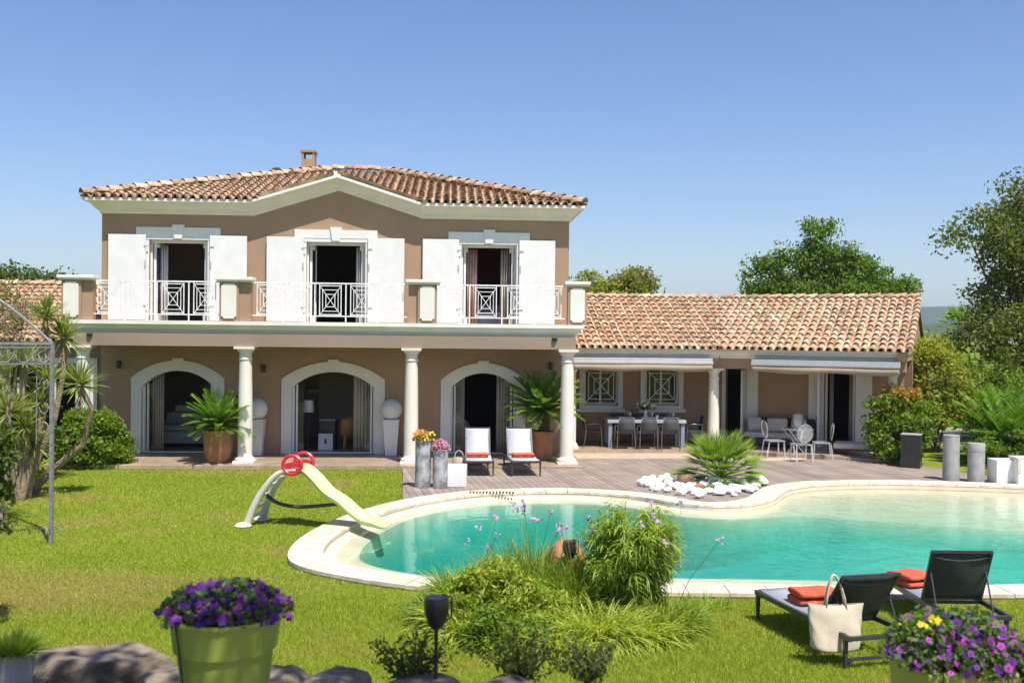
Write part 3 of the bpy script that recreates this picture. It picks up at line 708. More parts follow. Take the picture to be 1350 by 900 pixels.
# main cornice
def sweep(fr, path, prof, name, mat, par, closed=False):
    q = mb(fr); n = len(prof); vs = []; fs = []
    for (u, v, z, dx, dy) in path: vs += [(u+dx*o, v+dy*o, z+h) for o, h in prof]
    k = len(path); rng_ = k if closed else k-1
    for i in range(rng_):
        j = (i+1) % k
        for t in range(n-1): fs.append((i*n+t, j*n+t, j*n+t+1, i*n+t+1))
    if not closed: fs += [tuple(range(n)), tuple(reversed([(k-1)*n+t for t in range(n)]))]
    q.add(vs, fs); return q.build(name, mat, par, True)
prof = [(0, 6.58), (.05, 6.58), (.07, 6.65), (.13, 6.68), (.20, 6.74), (.29, 6.84), (.37, 6.87), (.475, 6.88), (.475, 6.955), (0, 6.98)]
path = [(-6.33, 0, 0, -.8, -1), (-2.28, 0, 0, -.05, -1), (0, 0, .72, 0, -1), (2.28, 0, 0, .05, -1), (6.33, 0, 0, .8, -1), (6.33, 10.9, 0, .8, 1), (-6.33, 10.9, 0, -.8, 1)]
cor = sweep(HF, path, prof, 'cornice', 'cream', villa, True)
m = mb(); m.box(-.09, .09, -.46, -.30, 7.62, 7.77); m.build('finial', 'cream', cor, True)
# tiles -----------------------------------------------------------
def tiles(cov, P0, e, s, Wd, L, keep, pitch=.232, ex=.355, jit=.012):
    P0, e, s = Vector(P0), Vector(e).normalized(), Vector(s).normalized(); nrm = e.cross(s).normalized()
    na = int(Wd/pitch)+1; nb = int(L/ex)+1
    for i in range(na+1):
        for kind in (0, 1):
            a = i*pitch+(pitch*.5 if kind else 0)
            if a > Wd: continue
            col_j = random.uniform(-.012, .012)
            for k in range(nb):
                b0 = k*ex - (.04 if k == 0 else 0); b1 = min(b0+ex+.07, L)
                if not keep(a, (b0+b1)/2): continue
                ja = col_j+random.uniform(-jit, jit); jt = random.uniform(-.014, .014); jh = random.uniform(0, .012)
                vs = []; th = [R_(x) for x in (-90, -54, -18, 18, 54, 90)]
                if kind:
                    for (b, r, h, off) in ((b0, .092, .075+jh, 0), (b1, .074, .035, jt)):
                        for t in th: vs.append(P0+e*(a+ja+off+r*math.sin(t))+s*b+nrm*(h-.05+r*.95*math.cos(t)))
                    for t in th: vs.append(P0+e*(a+ja+.070*math.sin(t))+s*(b0+.004)+nrm*(.025+jh+.066*math.cos(t)))
                    fs = [(q, q+1, 6+q+1, 6+q) for q in range(5)]+[(q+1, q, 12+q, 12+q+1) for q in range(5)]
                else:
                    for (b, r) in ((b0-.03, .085), (b1, .10)):
                        for t in th: vs.append(P0+e*(a+ja+r*math.sin(t))+s*b+nrm*(.075-.075*math.cos(t)+(.012 if b == b0-.03 else 0)))
                    fs = [(q, q+1, 6+q+1, 6+q) for q in range(5)]
                cov.add([tuple(v) for v in vs], fs)
def ridge(cov, A, B, r=.13, step=.38):
    A, B = Vector(A), Vector(B); d = (B-A); n = max(1, int(d.length/step)); d.normalize()
    a = d.cross(Vector((0, 0, 1))).normalized(); b = a.cross(d).normalized()
    for i in range(n):
        p0 = A+d*(i*step); vs = []
        for (t, rr, h) in ((0, r, .03+random.uniform(0, .02)), (step+.05, r*.86, .0)):
            for q in range(7):
                an = math.pi*q/6; vs.append(p0+d*t+a*rr*math.cos(an)+b*(h+rr*math.sin(an)))
        cov.add([tuple(v) for v in vs], [(q+1, q, 7+q, 7+q+1) for q in range(6)])
ZE = 6.97; SL = 1.72/5.9
th_ = math.atan(SL); Lm = 5.9/math.cos(th_)
zg = lambda u: 7.70-.316*abs(u)
cov = mb()
def zmain(bh): return ZE+SL*bh
ct = math.cos(th_); st = math.sin(th_)
tiles(cov, (-6.7, -.44, ZE), (1, 0, 0), (0, ct, st), 13.4, Lm, lambda a, b: abs(a-6.7) < 6.75-b*ct and zg(a-6.7) < zmain(b*ct)+.0)
tiles(cov, (6.7, -.5, ZE), (0, 1, 0), (-ct, 0, st), 11.8, Lm, lambda a, b: abs(a-5.9) < 5.93-b*ct)
tiles(cov, (-6.7, 11.3, ZE), (0, -1, 0), (ct, 0, st), 11.8, Lm, lambda a, b: abs(a-5.9) < 5.93-b*ct)
# small gable slopes over the pediment
tg = math.atan(.316); cg, sg = math.cos(tg), math.sin(tg)
tiles(cov, (2.35, -.40, zg(2.35)), (0, 1, 0), (-cg, 0, sg), 2.6, 2.35/cg, lambda a, b: (-.4+a) < (zg(2.35-b*cg)-ZE)/SL-.5, .21)
tiles(cov, (-2.35, 2.2, zg(2.35)), (0, -1, 0), (cg, 0, sg), 2.6, 2.35/cg, lambda a, b: (2.2-a) < (zg(2.35-b*cg)-ZE)/SL-.5, .21)
ridge(cov, (-6.7, -.5, ZE+.05), (-.8, 5.4, 8.74)); ridge(cov, (6.7, -.5, ZE+.05), (.8, 5.4, 8.74)); ridge(cov, (-.8, 5.4, 8.74), (.8, 5.4, 8.74))
ridge(cov, (0, -.40, 7.70), (0, 2.0, 7.70), .10)
rf = cov.build('roof', 'tile', villa, True, smooth=True)
m = mb(); zb = 8.69
V = [(-6.66, -.45, ZE-.0), (6.66, -.45, ZE), (6.66, 11.25, ZE), (-6.66, 11.25, ZE), (-.8, 5.4, zb), (.8, 5.4, zb)]
V += [(-2.32, -.45, ZE), (0, 2.0, 7.69), (2.32, -.45, ZE)]
m.add(V, [(0, 6, 7, 4), (7, 5, 4), (8, 1, 5, 7), (1, 2, 5), (2, 3, 4, 5), (3, 0, 4)])
m.add([(-2.25, -.36, 6.985), (2.25, -.36, 6.985), (0, -.36, 7.67), (0, 2.0, 7.67), (-2.25, -.4, 6.985), (2.25, -.4, 6.985)], [(1, 3, 2), (3, 0, 2)])
m.build('roof_bed', 'tilebed', rf, True)
m = mb(); cx, cy = -1.55, 5.2
m.box(cx-.21, cx+.21, cy-.25, cy+.25, 8.3, 8.98); m.box(cx-.21, cx-.13, cy-.25, cy+.25, 8.98, 9.20); m.box(cx+.13, cx+.21, cy-.25, cy+.25, 8.98, 9.20); m.box(cx-.24, cx+.24, cy-.28, cy+.28, 9.20, 9.27)
m.build('chimney', 'stucco', rf, True)
# balcony ---------------------------------------------------------
m = mb(); m.box(-6.25, 6.25, -1.95, -.002, 3.385, 3.685); bal = m.build('balcony', 'cream', villa, True)
prof = [(0, 3.38), (.04, 3.38), (.07, 3.44), (.12, 3.48), (.19, 3.58), (.25, 3.60), (.25, 3.69), (0, 3.695)]
sweep(HF, [(-6.25, -.003, 0, -1, 0), (-6.25, -1.95, 0, -1, -1), (6.25, -1.95, 0, 1, -1), (6.25, -.003, 0, 1, 0)], prof, 'slab_edge', 'cream', bal)
m = mb(); m.box(-6.3, 6.3, -2.10, -1.74, 3.06, 3.378); m.box(-6.3, -5.95, -1.74, -.002, 3.06, 3.378); m.box(5.95, 6.3, -1.74, -.002, 3.06, 3.378)
m.build('porch_beam', 'taupe', villa, True)
m = mb(); m.box(-6.22, 6.22, -1.92, -.004, 3.688, 3.698); m.build('balcony_floor', 'tilefloor', bal, True)
m = mb(); m.box(-5.94, 5.94, -1.73, -.004, 3.33, 3.382); m.build('unseen_porch_ceiling', 'ceildark', bal, True)  # panel added under the cream slab so the porch turns darker
def pedestal(uc, uo, ow):
    p = mb(); p.box(uc-.24, uc+.24, -2.17, -1.85, 3.695, 4.68)
    if ow: p.box(min(uo-ow/2, uc+.24) if uo > uc else uo-ow/2, uo+ow/2 if uo > uc else uc-.24, -2.10, -1.86, 3.695, 4.68)
    o = p.build('pedestal', 'stucco', bal, True)
    c = mb(); lo, hi = uc-.30, uc+.30
    if ow: lo, hi = min(lo, uo-ow/2-.04), max(hi, uo+ow/2+.04)
    c.box(lo, hi, -2.23, -1.80, 4.68, 4.72); c.box(lo-.03, hi+.03, -2.26, -1.77, 4.72, 4.80); c.build('coping', 'cream', bal, True, bevel=.01)
    a = mb(); w, b = .185, .05; z0, z1 = 3.76, 4.64
    a.prism([[(uc-w+b, z0), (uc+w-b, z0), (uc+w-b, z0+b), (uc+w, z0+b), (uc+w, z1-b), (uc+w-b, z1-b), (uc+w-b, z1), (uc-w+b, z1), (uc-w+b, z1-b), (uc-w, z1-b), (uc-w, z0+b), (uc-w+b, z0+b)]], -2.20, -2.165)
    a.build('panel', 'cream', bal, True)
pedestal(-6.34, -5.97, .26); pedestal(-2.47, -2.09, .30); pedestal(2.49, 2.14, .26); pedestal(6.32, 6.0, 0)
def railing(u0, u1, n):
    r = mb(); v = -2.02; z0, z1 = 3.85, 4.68; t = .022
    H = lambda a, b, z, w=t: r.box(a, b, v-w/2, v+w/2, z-w/2, z+w/2)
    Vv = lambda a, za, zb, w=t: r.box(a-w/2, a+w/2, v-w/2+.001, v+w/2-.001, za, zb)
    H(u0, u1, z1, .035); H(u0, u1, z0, .026)
    p = (u1-u0)/n
    for i in range(n):
        c = u0+p*(i+.5); hw = .27; a0, a1 = z0+.02, z1-.06; zc = (a0+a1)/2; hh = (a1-a0)/2
        H(c-hw, c+hw, a1); H(c-hw, c+hw, a0+.02)
        Vv(c-hw, z0, z1); Vv(c+hw, z0, z1)
        for f in (.72, .42):
            H(c-hw*f, c+hw*f, zc+hh*f, .016); H(c-hw*f, c+hw*f, zc-hh*f, .016); Vv(c-hw*f, zc-hh*f, zc+hh*f, .016); Vv(c+hw*f, zc-hh*f, zc+hh*f, .016)
        for s in (-1, 1): r.bar((c-hw, v+.003, zc-s*hh), (c+hw, v+.003, zc+s*hh), .015)
        if i: Vv(u0+p*i, 3.69, z1, .028)
    return r.build('railing', 'whitemetal', bal, True)
railing(-5.86, -2.71, 4); railing(-1.92, 1.99, 5); railing(2.73, 6.06, 4)
# columns ---------------------------------------------------------
def column(fr, u, v, z0, z1, r=.18):
    c = mb(fr)
    h = z1-z0
    c.lathe([(r, z0+.13), (r*1.02, z0+h*.3), (r*.96, z0+h*.6), (r*.86, z1-.33)], 28, (u, v, 0), False)
    o = c.build('column', 'column', villa, True, smooth=True)
    b = mb(fr); b.box(u-r*1.45, u+r*1.45, v-r*1.45, v+r*1.45, z0, z0+.06)
    b.lathe([(r*1.38, z0+.06), (r*1.42, z0+.09), (r*1.36, z0+.12), (r*1.12, z0+.14), (r*1.05, z0+.17), (r, z0+.19)], 28, (u, v, 0)); b.build('base', 'column', o, True, smooth=True)
    k = mb(fr); q = r*.86
    k.lathe([(q, z1-.34), (q*1.12, z1-.33), (q*1.15, z1-.31), (q*1.02, z1-.29), (q, z1-.27), (q, z1-.16), (q*1.15, z1-.14), (q*1.45, z1-.08), (q*1.5, z1-.06)], 28, (u, v, 0))
    k.box(u-r*1.4, u+r*1.4, v-r*1.4, v+r*1.4, z1-.06, z1); k.build('capital', 'column', o, True, smooth=True)
for u in (-6.12, -2.09, 2.10, 6.11): column(HF, u, -1.93, FL, 3.06)
# wall lamps and camera domes
def wlamp(u, v, z, fr=HF):
    l = mb(fr); l.box(u-.03, u+.03, v-.04, v, z-.03, z+.03); l.lathe([(.055, -.1), (.06, -.09), (.06, .09), (.055, .1)], 12, (u, v-.09, z)); l.build('wall_lamp', 'black', villa, True, smooth=True)
wlamp(-5.83, -.001, 2.52); wlamp(-1.98, -.001, 2.44); wlamp(5.86, -.001, 2.58)
def dome(u):
    l = mb(); l.lathe([(.03, -.09), (.065, -.07), (.075, -.03), (.07, 0)], 12, (u, -1.98-.14, 3.36)); l.build('camera_dome', 'black', villa, True, smooth=True)
dome(-5.9); dome(5.75)
# porch floor
m = mb(); m.box(-6.9, 6.55, -2.42, -.002, .0, FL-.004); m.build('porch_floor', 'tilefloor', villa, True, bevel=.012)
# fireplace and things built in
m = mb(); m.box(-1.0, 1.2, 3.9, 4.5, FL, 3.3); m.box(-1.3, 1.5, 3.75, 4.5, 1.55, 1.68); m.build('fireplace', 'curtain', villa, True)

# ---- right wing
ZW = 3.08; ZR = 4.66; RUN = 4.0; tw = math.atan((ZR-ZW)/RUN); cw, sw = math.cos(tw), math.sin(tw); LW = RUN/cw
cov = MB()
def dirw(fr, x, y, z): return (fr.to_3x3() @ Vector((x, y, z)))
tiles(cov, hp(WL, (-4.62, -.08, ZW)), dirw(WL, 1, 0, 0), dirw(WL, 0, cw, sw), 6.0, LW+.02, lambda a, b: a-4.62 < .27*(b*cw)-.02)
def wr_a(a): return a-1.2
tiles(cov, hp(WR, (-1.2, -.08, ZW)), dirw(WR, 1, 0, 0), dirw(WR, 0, cw, sw), 6.38, LW+.02, lambda a, b: a-1.2 > -.27*(b*cw)+.02)
R1 = hp(WL, (-4.6, 4.0, ZR)); R2 = hp(WL, (1.08, 4.0, ZR)); R3 = hp(WR, (5.22, 4.0, ZR))
ridge(cov, R2+Vector((0, 0, .02)), R1+Vector((0, 0, .02))); ridge(cov, R3+Vector((0, 0, .02)), R2+Vector((0, 0, .02)))
ridge(cov, hp(WR, (5.2, -.08, ZW+.0)), hp(WR, (5.2, 4.0, ZR)), .10, .36)
rw = cov.build('roof', 'tile', villa, True, smooth=True)
m = MB()
def Q(fr, a, v, z): return tuple(hp(fr, (a, v, z)))
zs_ = lambda v: ZW-.012+(ZR-ZW)*v/RUN
VV = [Q(WL, -4.6, -.03, zs_(0)), Q(WL, 0, -.03, zs_(0)), Q(WL, 1.08, 4, zs_(4)), Q(WL, -4.6, 4, zs_(4)), Q(WR, 5.18, -.03, zs_(0)), Q(WR, 5.18, 4, zs_(4)), Q(WR, 5.18, 8, zs_(0)), Q(WL, 2.1, 8, zs_(0)), Q(WL, -4.6, 8, zs_(0))]
m.add(VV, [(0, 1, 2, 3), (1, 4, 5, 2), (2, 5, 6, 7), (3, 2, 7, 8)])
m.build('roof_bed', 'tilebed', rw, True)
# fascia / cornice, beam
for fr, a0, a1 in ((WL, -4.4, .06), (WR, -.05, 5.1)):
    pr = [(0, 2.80), (.05, 2.80), (.07, 2.86), (.14, 2.90), (.20, 2.98), (.26, 3.0), (.26, 3.07), (0, 3.075)]
    sweep(fr, [(a0, .3, 0, 0, -1), (a1, .3, 0, 0, -1)], pr, 'cornice', 'cream', villa)
    m = mb(fr); m.box(a0-(.06 if fr is WR else 0), a1+(.06 if fr is WL else 0), .302, .62, 2.50, 3.06); m.build('porch_beam', 'stucco', villa, True)
    m = mb(fr); m.box(a0-.2, a1+(.6 if fr is WL else 0), .63, 2.6, 2.9, 2.98); m.build('unseen_porch_ceiling', 'ceildark', villa, True)  # unseen wing ceiling in the same darkening brown
# back walls
def rect(x0, x1, z0, z1): return [(x0, z0), (x1, z0), (x1, z1), (x0, z1)]
m = mb(WL); m.prism([rect(-4.8, .70, 0, 3.0), rect(-3.58, -2.50, 1.22, 2.42), rect(-1.63, -.55, 1.22, 2.42)], 2.6, 2.85); 
m.M = WR; m.prism([[(-.72, 0), (-.40, 0), (-.40, 2.40), (.26, 2.40), (.26, 0), (2.62, 0), (2.62, 2.42), (3.52, 2.42), (3.52, 0), (5.1, 0), (5.1, 3.0), (-.72, 3.0)]], 2.6, 2.85)
m.build('wing_wall', 'stucco', villa, True)
m = mb(WL); m.box(-4.8, .9, 5.0, 5.1, 0, 3); m.M = WR; m.box(-1.2, 5.1, 5.6, 5.7, 0, 3); m.box(2.0, 2.1, 2.85, 5.6, 0, 3)
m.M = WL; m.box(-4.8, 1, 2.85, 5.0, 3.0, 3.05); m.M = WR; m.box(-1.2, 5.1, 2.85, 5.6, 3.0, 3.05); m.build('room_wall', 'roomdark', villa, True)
m = mb(WL); m.box(-4.75, .6, 2.86, 4.99, .01, FL); m.M = WR; m.build('floor', 'roomfloor', villa, True)
m = mb(WR); m.box(-.3, 4.88, 2.86, 5.59, .015, FL+.002); m.build('floor', 'roomfloor', villa, True)
# gable end wall with small return
a = 5.1
m = mb(WR)
P_ = [(.3, 0), (7.9, 0), (7.9, 3.0), (4.0, ZR-.04), (-.02, ZW-.04), (.3, 3.0)]
vs = [(a, v, z) for v, z in P_]+[(a-.2, v, z) for v, z in P_]; n = len(P_)
P_ = [(2.6, 0), (7.9, 0), (7.9, 3.05), (4.0, ZR-.04), (.0, ZW-.03), (.0, 2.8), (2.6, 2.8)]
vs = [(a, v, z) for v, z in P_]+[(a-.2, v, z) for v, z in P_]; n = len(P_)
tri = tessellate_polygon([[Vector((p[0], p[1], 0)) for p in P_]])
m.add(vs, [tuple(t) for t in tri]+[tuple(n+i for i in t) for t in tri]+[(i, (i+1) % n, n+(i+1) % n, n+i) for i in range(n)])
m.build('gable_wall', 'stucco', villa, True)
column(WL, -.02, .46, FL, 2.5, .165); column(WR, 4.75, .46, FL, 2.5, .13); column(WL, -4.28, .46, FL, 2.5, .13)
# window surrounds, sills and grilles
for cx in (-3.04, -1.09):
    hw = .54; m = mb(WL)
    m.prism([rect(cx-hw-.15, cx+hw+.15, 1.10, 2.58), rect(cx-hw, cx+hw, 1.22, 2.42)], 2.55, 2.64)
    m.box(cx-hw-.22, cx+hw+.22, 2.48, 2.62, 1.02, 1.12); w = m.build('window', 'cream', villa, True)
    f = mb(WL)
    for x0, x1, z0, z1 in ((-hw, -hw+.05, 1.22, 2.42), (hw-.05, hw, 1.22, 2.42), (-.03, .03, 1.22, 2.42), (-hw, hw, 1.22, 1.27)): f.box(cx+x0, cx+x1, 2.72, 2.76, z0, z1)
    f.build('frame', 'frame', w, True)
    g = mb(WL); g.box(cx-hw, cx+hw, 2.775, 2.78, 1.22, 2.42); g.build('pane', 'glass', w, True)
    r = mb(WL); v = 2.57; zc = 1.84; 
    for f_ in (.94, .74, .42):
        h, k = hw*f_, .56*f_
        for (x0, x1, z0, z1) in ((-h, h, k, k), (-h, h, -k, -k), (-h, -h, -k, k), (h, h, -k, k)): r.bar((cx+x0, v, zc+z0), (cx+x1, v, zc+z1), .022)
    for s in (-1, 1): r.bar((cx-hw*.94, v, zc-s*.53), (cx+hw*.94, v, zc+s*.53), .02)
    for s in (-1, 1):
        for zz in (-.5, .4): r.bar((cx+s*hw*.94, v, zc+zz), (cx+s*(hw+.1), v, zc+zz), .02)
    r.build('grille', 'whitemetal', w, True)
# door surrounds in the wing
m = mb(WR)
for x0, x1 in ((-.52, -.40), (.26, .62)): m.box(x0, x1, 2.54, 2.60, FL, 2.5)
m.box(-.52, .62, 2.54, 2.60, 2.5, 2.62); m.build('door_surround', 'cream', villa, True)
m = mb(WR)
for x0, x1 in ((2.16, 2.61), (3.53, 4.0)): m.box(x0, x1, 2.54, 2.60, FL, 2.43)
m.box(2.16, 4.0, 2.54, 2.60, 2.43, 2.6); m.build('door_surround', 'cream', villa, True)
for x0, x1, y0, y1 in ((.20, .255, 2.0, 2.53), (2.5, 2.56, 2.0, 2.53), (2.64, 2.70, 2.66, 2.72), (3.44, 3.50, 2.66, 2.72)):
    m = mb(WR); m.box(x0, x1, y0, y1, FL, 2.40); m.build('sliding_door', 'frame', villa, True)
drape(WR, 3.30, 3.55, 2.95, FL, 2.4, 'curtain', villa, 3); drape(WR, 2.72, 2.84, 2.95, FL, 2.4, 'curtain', villa, 2)
# porch floor of the wing
m = MB(); A_ = [Q(WL, -4.9, -.1, 0), Q(WL, 0, -.1, 0), Q(WR, 5.2, -.1, 0), Q(WR, 5.2, 2.7, 0), Q(WL, .7, 2.7, 0), Q(WL, -4.9, 2.7, 0)]
vs = [(p[0], p[1], FL) for p in A_]+[(p[0], p[1], 0) for p in A_]
m.add(vs, [(0, 1, 4, 5), (1, 2, 3, 4)]+[((i+1) % 6, i, 6+i, 6+(i+1) % 6) for i in range(6)]); m.build('porch_floor', 'tilefloor', villa, True)
# awnings: cassette, arms' bar, hanging valance cloth
def awning(fr, a0, a1, name='awning', sag=.03):
    m = mb(fr); m.box(a0, a1, -.10, .26, 2.70, 2.79); m.box(a0, a1, -.16, -.10, 2.62, 2.70); m.box(a0, a1, -.12, .2, 2.66, 2.70)
    aw = m.build('awning', 'alu', villa, True, bevel=.01)
    n = 60; A = []; B = []
    for i in range(n+1):
        t = i/n; x = a0+.02+(a1-a0-.04)*t; A.append((x, -.135, 2.62)); B.append((x, -.15+.015*math.sin(t*9), 2.42+.022*math.sin(t*2*math.pi*1.9+1)+random.uniform(-.003, .003)))
    q = mb(fr); q.strip(A, B); o = q.build('valance', 'awning', aw, True, smooth='all'); s = o.modifiers.new('solid', 'SOLIDIFY'); s.thickness = .008
awning(WL, -4.35, -.22); awning(WR, .95, 4.98)

# ---- left wing, behind the gazebo
cov = mb(); zl, zlr, runl = 3.12, 4.84, 4.4; tl = math.atan((zlr-zl)/runl); cl, sl_ = math.cos(tl), math.sin(tl)
tiles(cov, (-12.4, .9, zl), (1, 0, 0), (0, cl, sl_), 5.95, runl/cl, lambda a, b: True)
ridge(cov, (-6.5, 5.3, zlr+.02), (-12.4, 5.3, zlr+.02))
rl = cov.build('roof', 'tile', villa, True, smooth=True)
m = mb(); m.add([(-12.4, .92, zl-.01), (-6.41, .92, zl-.01), (-6.41, 5.3, zlr-.01), (-12.4, 5.3, zlr-.01), (-6.41, 9.7, zl), (-12.4, 9.7, zl)], [(0, 1, 2, 3), (3, 2, 4, 5)]); m.build('roof_bed', 'tilebed', rl, True)
m = mb(); m.prism([[(-12.2, 0), (-9.0, 0), (-9.0, 2.4), (-7.1, 2.4), (-7.1, 0), (-6.41, 0), (-6.41, 3.05), (-12.2, 3.05)]], 1.3, 1.55); m.build('wing_wall', 'taupe', villa, True)
m = mb(); m.box(-12.2, -6.45, 9.3, 9.5, 0, 3.05); m.build('wing_wall', 'taupe', villa, True)
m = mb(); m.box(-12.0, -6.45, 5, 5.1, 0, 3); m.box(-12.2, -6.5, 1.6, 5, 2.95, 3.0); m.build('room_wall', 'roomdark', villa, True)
m = mb(); m.box(-9.15, -9.0, 1.24, 1.32, FL, 2.5); m.box(-7.1, -6.85, 1.24, 1.32, FL, 2.5); m.box(-9.15, -6.85, 1.24, 1.32, 2.5, 2.64); m.box(-8.1, -8.02, 1.34, 1.4, FL, 2.4); m.build('door_surround', 'cream', villa, True)
# ================================================================ FURNITURE
S = 1.06
def bb(m, x0, x1, y0, y1, z0, z1): return m.box(x0*S, x1*S, y0*S, y1*S, z0*S, z1*S)
def sc3(p): return (p[0]*S, p[1]*S, p[2]*S)
# ---- sun loungers: origin under the foot end, +y towards the head
def lounger(label, loc, rz, sling, group, seatm='mesh', frame='dark', tilt=58, L=1.98, hinge=1.25, wdt=.66, hgt=.37, bl=.72, name='sun_lounger'):
    t = thing(name, label, 'sun lounger', loc, rz, group); h = wdt/2
    f = MB()
    for s in (-1, 1):
        f.box(s*h-.02, s*h+.02, 0, L, hgt-.055, hgt)
    f.box(-h+.02, h-.02, 0, .045, hgt-.05, hgt-.004); f.box(-h+.02, h-.02, L-.045, L, hgt-.05, hgt-.004); f.box(-h+.02, h-.02, hinge-.02, hinge+.02, hgt-.05, hgt-.012)
    f.build('frame', frame, t, bevel=.004)
    for s in (-1, 1):
        for y in (.03, L-.12):
            q = MB(); x0, x1 = sorted((s*(h+.022), s*(h-.022))); q.box(x0, x1, y, y+.05, 0, hgt-.056, taper=.75); q.build('leg', frame, t, bevel=.004)
    q = MB(); q.bar((-h, L-.10, .10), (h, L-.10, .10), .03); q.build('stretcher', frame, t)
    m = MB(); n = 10; A = []; B = []
    for i in range(n+1):
        y = .03+(hinge-.05)*i/n; zz = hgt+.004-.012*math.sin(math.pi*i/n); A.append((-h+.02, y, zz)); B.append((h-.02, y, zz))
    m.strip(A, B); o = m.build('seat', seatm, t, smooth='all'); sd = o.modifiers.new('solid', 'SOLIDIFY'); sd.thickness = .008
    ca, sa = math.cos(R_(tilt)), math.sin(R_(tilt)); tp = lambda x, q, dn=0: (x, hinge+.02+q*ca+dn*sa, hgt+q*sa-dn*ca)
    b = MB()
    for s in (-1, 1): b.bar(tp(s*(h-.03), 0), tp(s*(h-.03), bl), .032)
    b.bar(tp(-h+.02, bl), tp(h-.02, bl), .032); b.bar(tp(-h+.03, 0.02), tp(h-.03, .02), .026)
    b.tube([tp(-h+.04, bl-.06, .01), tp(-h*.5, bl-.09, .03), tp(0, bl-.105, .035), tp(h*.5, bl-.09, .03), tp(h-.04, bl-.06, .01)], .010, 6)
    b.build('backrest_frame', frame, t)
    m = MB(); A = []; B = []
    for i in range(n+1):
        q = .02+(bl-.03)*i/n; d_ = .025*math.sin(math.pi*i/n); A.append(tp(-h+.035, q, d_)); B.append(tp(h-.035, q, d_))
    m.strip(A, B); o = m.build('backrest', sling, t, smooth='all'); sd = o.modifiers.new('solid', 'SOLIDIFY'); sd.thickness = .006
    for s in (-1, 1):
        q = MB(); q.tube([tp(s*(h-.05), bl*.62), (s*(h-.05), hinge+bl*.62*ca+.22, hgt-.04), (s*(h-.05), hinge+bl*.62*ca+.20, .20)], .011, 6); q.build('support_strut', frame, t)
    return t
def towel(label, loc, rz, w=.42, d=.24, h=.11):
    m = MB(); r = random.Random(int(loc[0]*100))
    for k in range(2):
        z0 = k*h/2; j = r.uniform(-.012, .012); n = 12; vs = []; fs = []
        h2 = h/2; prof = [(-d/2+.02+j, z0+.004), (-d/2-.012+j, z0+h2*.35), (-d/2-.008+j, z0+h2*.68), (-d/2+.03+j, z0+h2-.004), (0, z0+h2+.008), (d/2-.03+j, z0+h2-.002), (d/2+.01+j, z0+h2*.6), (d/2+.008+j, z0+h2*.3), (d/2-.02+j, z0+.004), (0, z0+.002)]
        for i in range(n+1):
            x = -w/2+w*i/n; wv = .006*math.sin(i*1.3+k*2)
            for y, z in prof: vs.append((x, y+wv, z+.004*math.sin(i*.9+k)))
        e = len(prof)
        for i in range(n):
            for q in range(e): fs.append((i*e+q, i*e+(q+1) % e, (i+1)*e+(q+1) % e, (i+1)*e+q))
        fs += [tuple(reversed(range(e))), tuple(n*e+q for q in range(e))]
        m.add(vs, fs)
    o = m.build('folded_towel', 'towel', smooth=True); o.location = loc; o.rotation_euler = (0, 0, rz); o.modifiers.new('sub', 'SUBSURF').levels = 1
    return tag(o, label, 'towel', 'orange towels on the sun loungers')
DK = .045
g1 = 'sun loungers'
pl = G(632, 628, DK); pl2 = G(694, 628, DK)
lounger('pale grey lounger nearer the flower cylinders, orange towel on its seat', (pl.x, pl.y, DK), R_(4), 'meshlight', g1, 'meshlight', tilt=62, L=1.85, hinge=1.15, wdt=.66, bl=.74)
lounger('pale grey sun lounger beside the potted cycad with an orange towel', (pl2.x, pl2.y, DK), R_(7), 'meshlight', g1, 'meshlight', tilt=62, L=1.85, hinge=1.15, wdt=.68, bl=.74)
def onl(p, rz, x, y): return (p[0]+x*math.cos(rz)-y*math.sin(rz), p[1]+x*math.sin(rz)+y*math.cos(rz))
a = onl(pl, R_(4), -.02, .78); towel('folded orange towel on the left one of the two pale terrace sun loungers', (a[0], a[1], DK+.375), R_(2), .54, .30, .10)
a = onl(pl2, R_(7), .02, .78); towel('folded orange towel on the terrace sun lounger next to the potted cycad', (a[0], a[1], DK+.375), R_(5), .56, .30, .10)
# the two dark ones on the lawn, head end towards the camera
rA, rB = R_(180+15), R_(180+0)
A0 = (3.36, 12.55); B0 = (5.2, 13.35)
lounger('black framed lounger on the lawn with a canvas tote bag on its back', (A0[0], A0[1], 0), rA, 'meshdark', g1, tilt=52, L=2.0, hinge=1.34, wdt=.74, hgt=.37, bl=.72)
lounger('black framed lounger on the lawn at the far right, back raised steeply', (B0[0], B0[1], 0), rB, 'meshdark', g1, tilt=66, L=2.0, hinge=1.30, wdt=.74, hgt=.38, bl=.68)
a = onl(A0, rA, .02, .72); towel('rolled coral towel on the lawn sun lounger that carries the tote bag', (a[0], a[1], .375), R_(12), .52, .34, .17)
a = onl(B0, rB, .20, .62); towel('crumpled red striped towel on the far right lawn sun lounger', (a[0], a[1], .385), R_(24), .42, .40, .16)
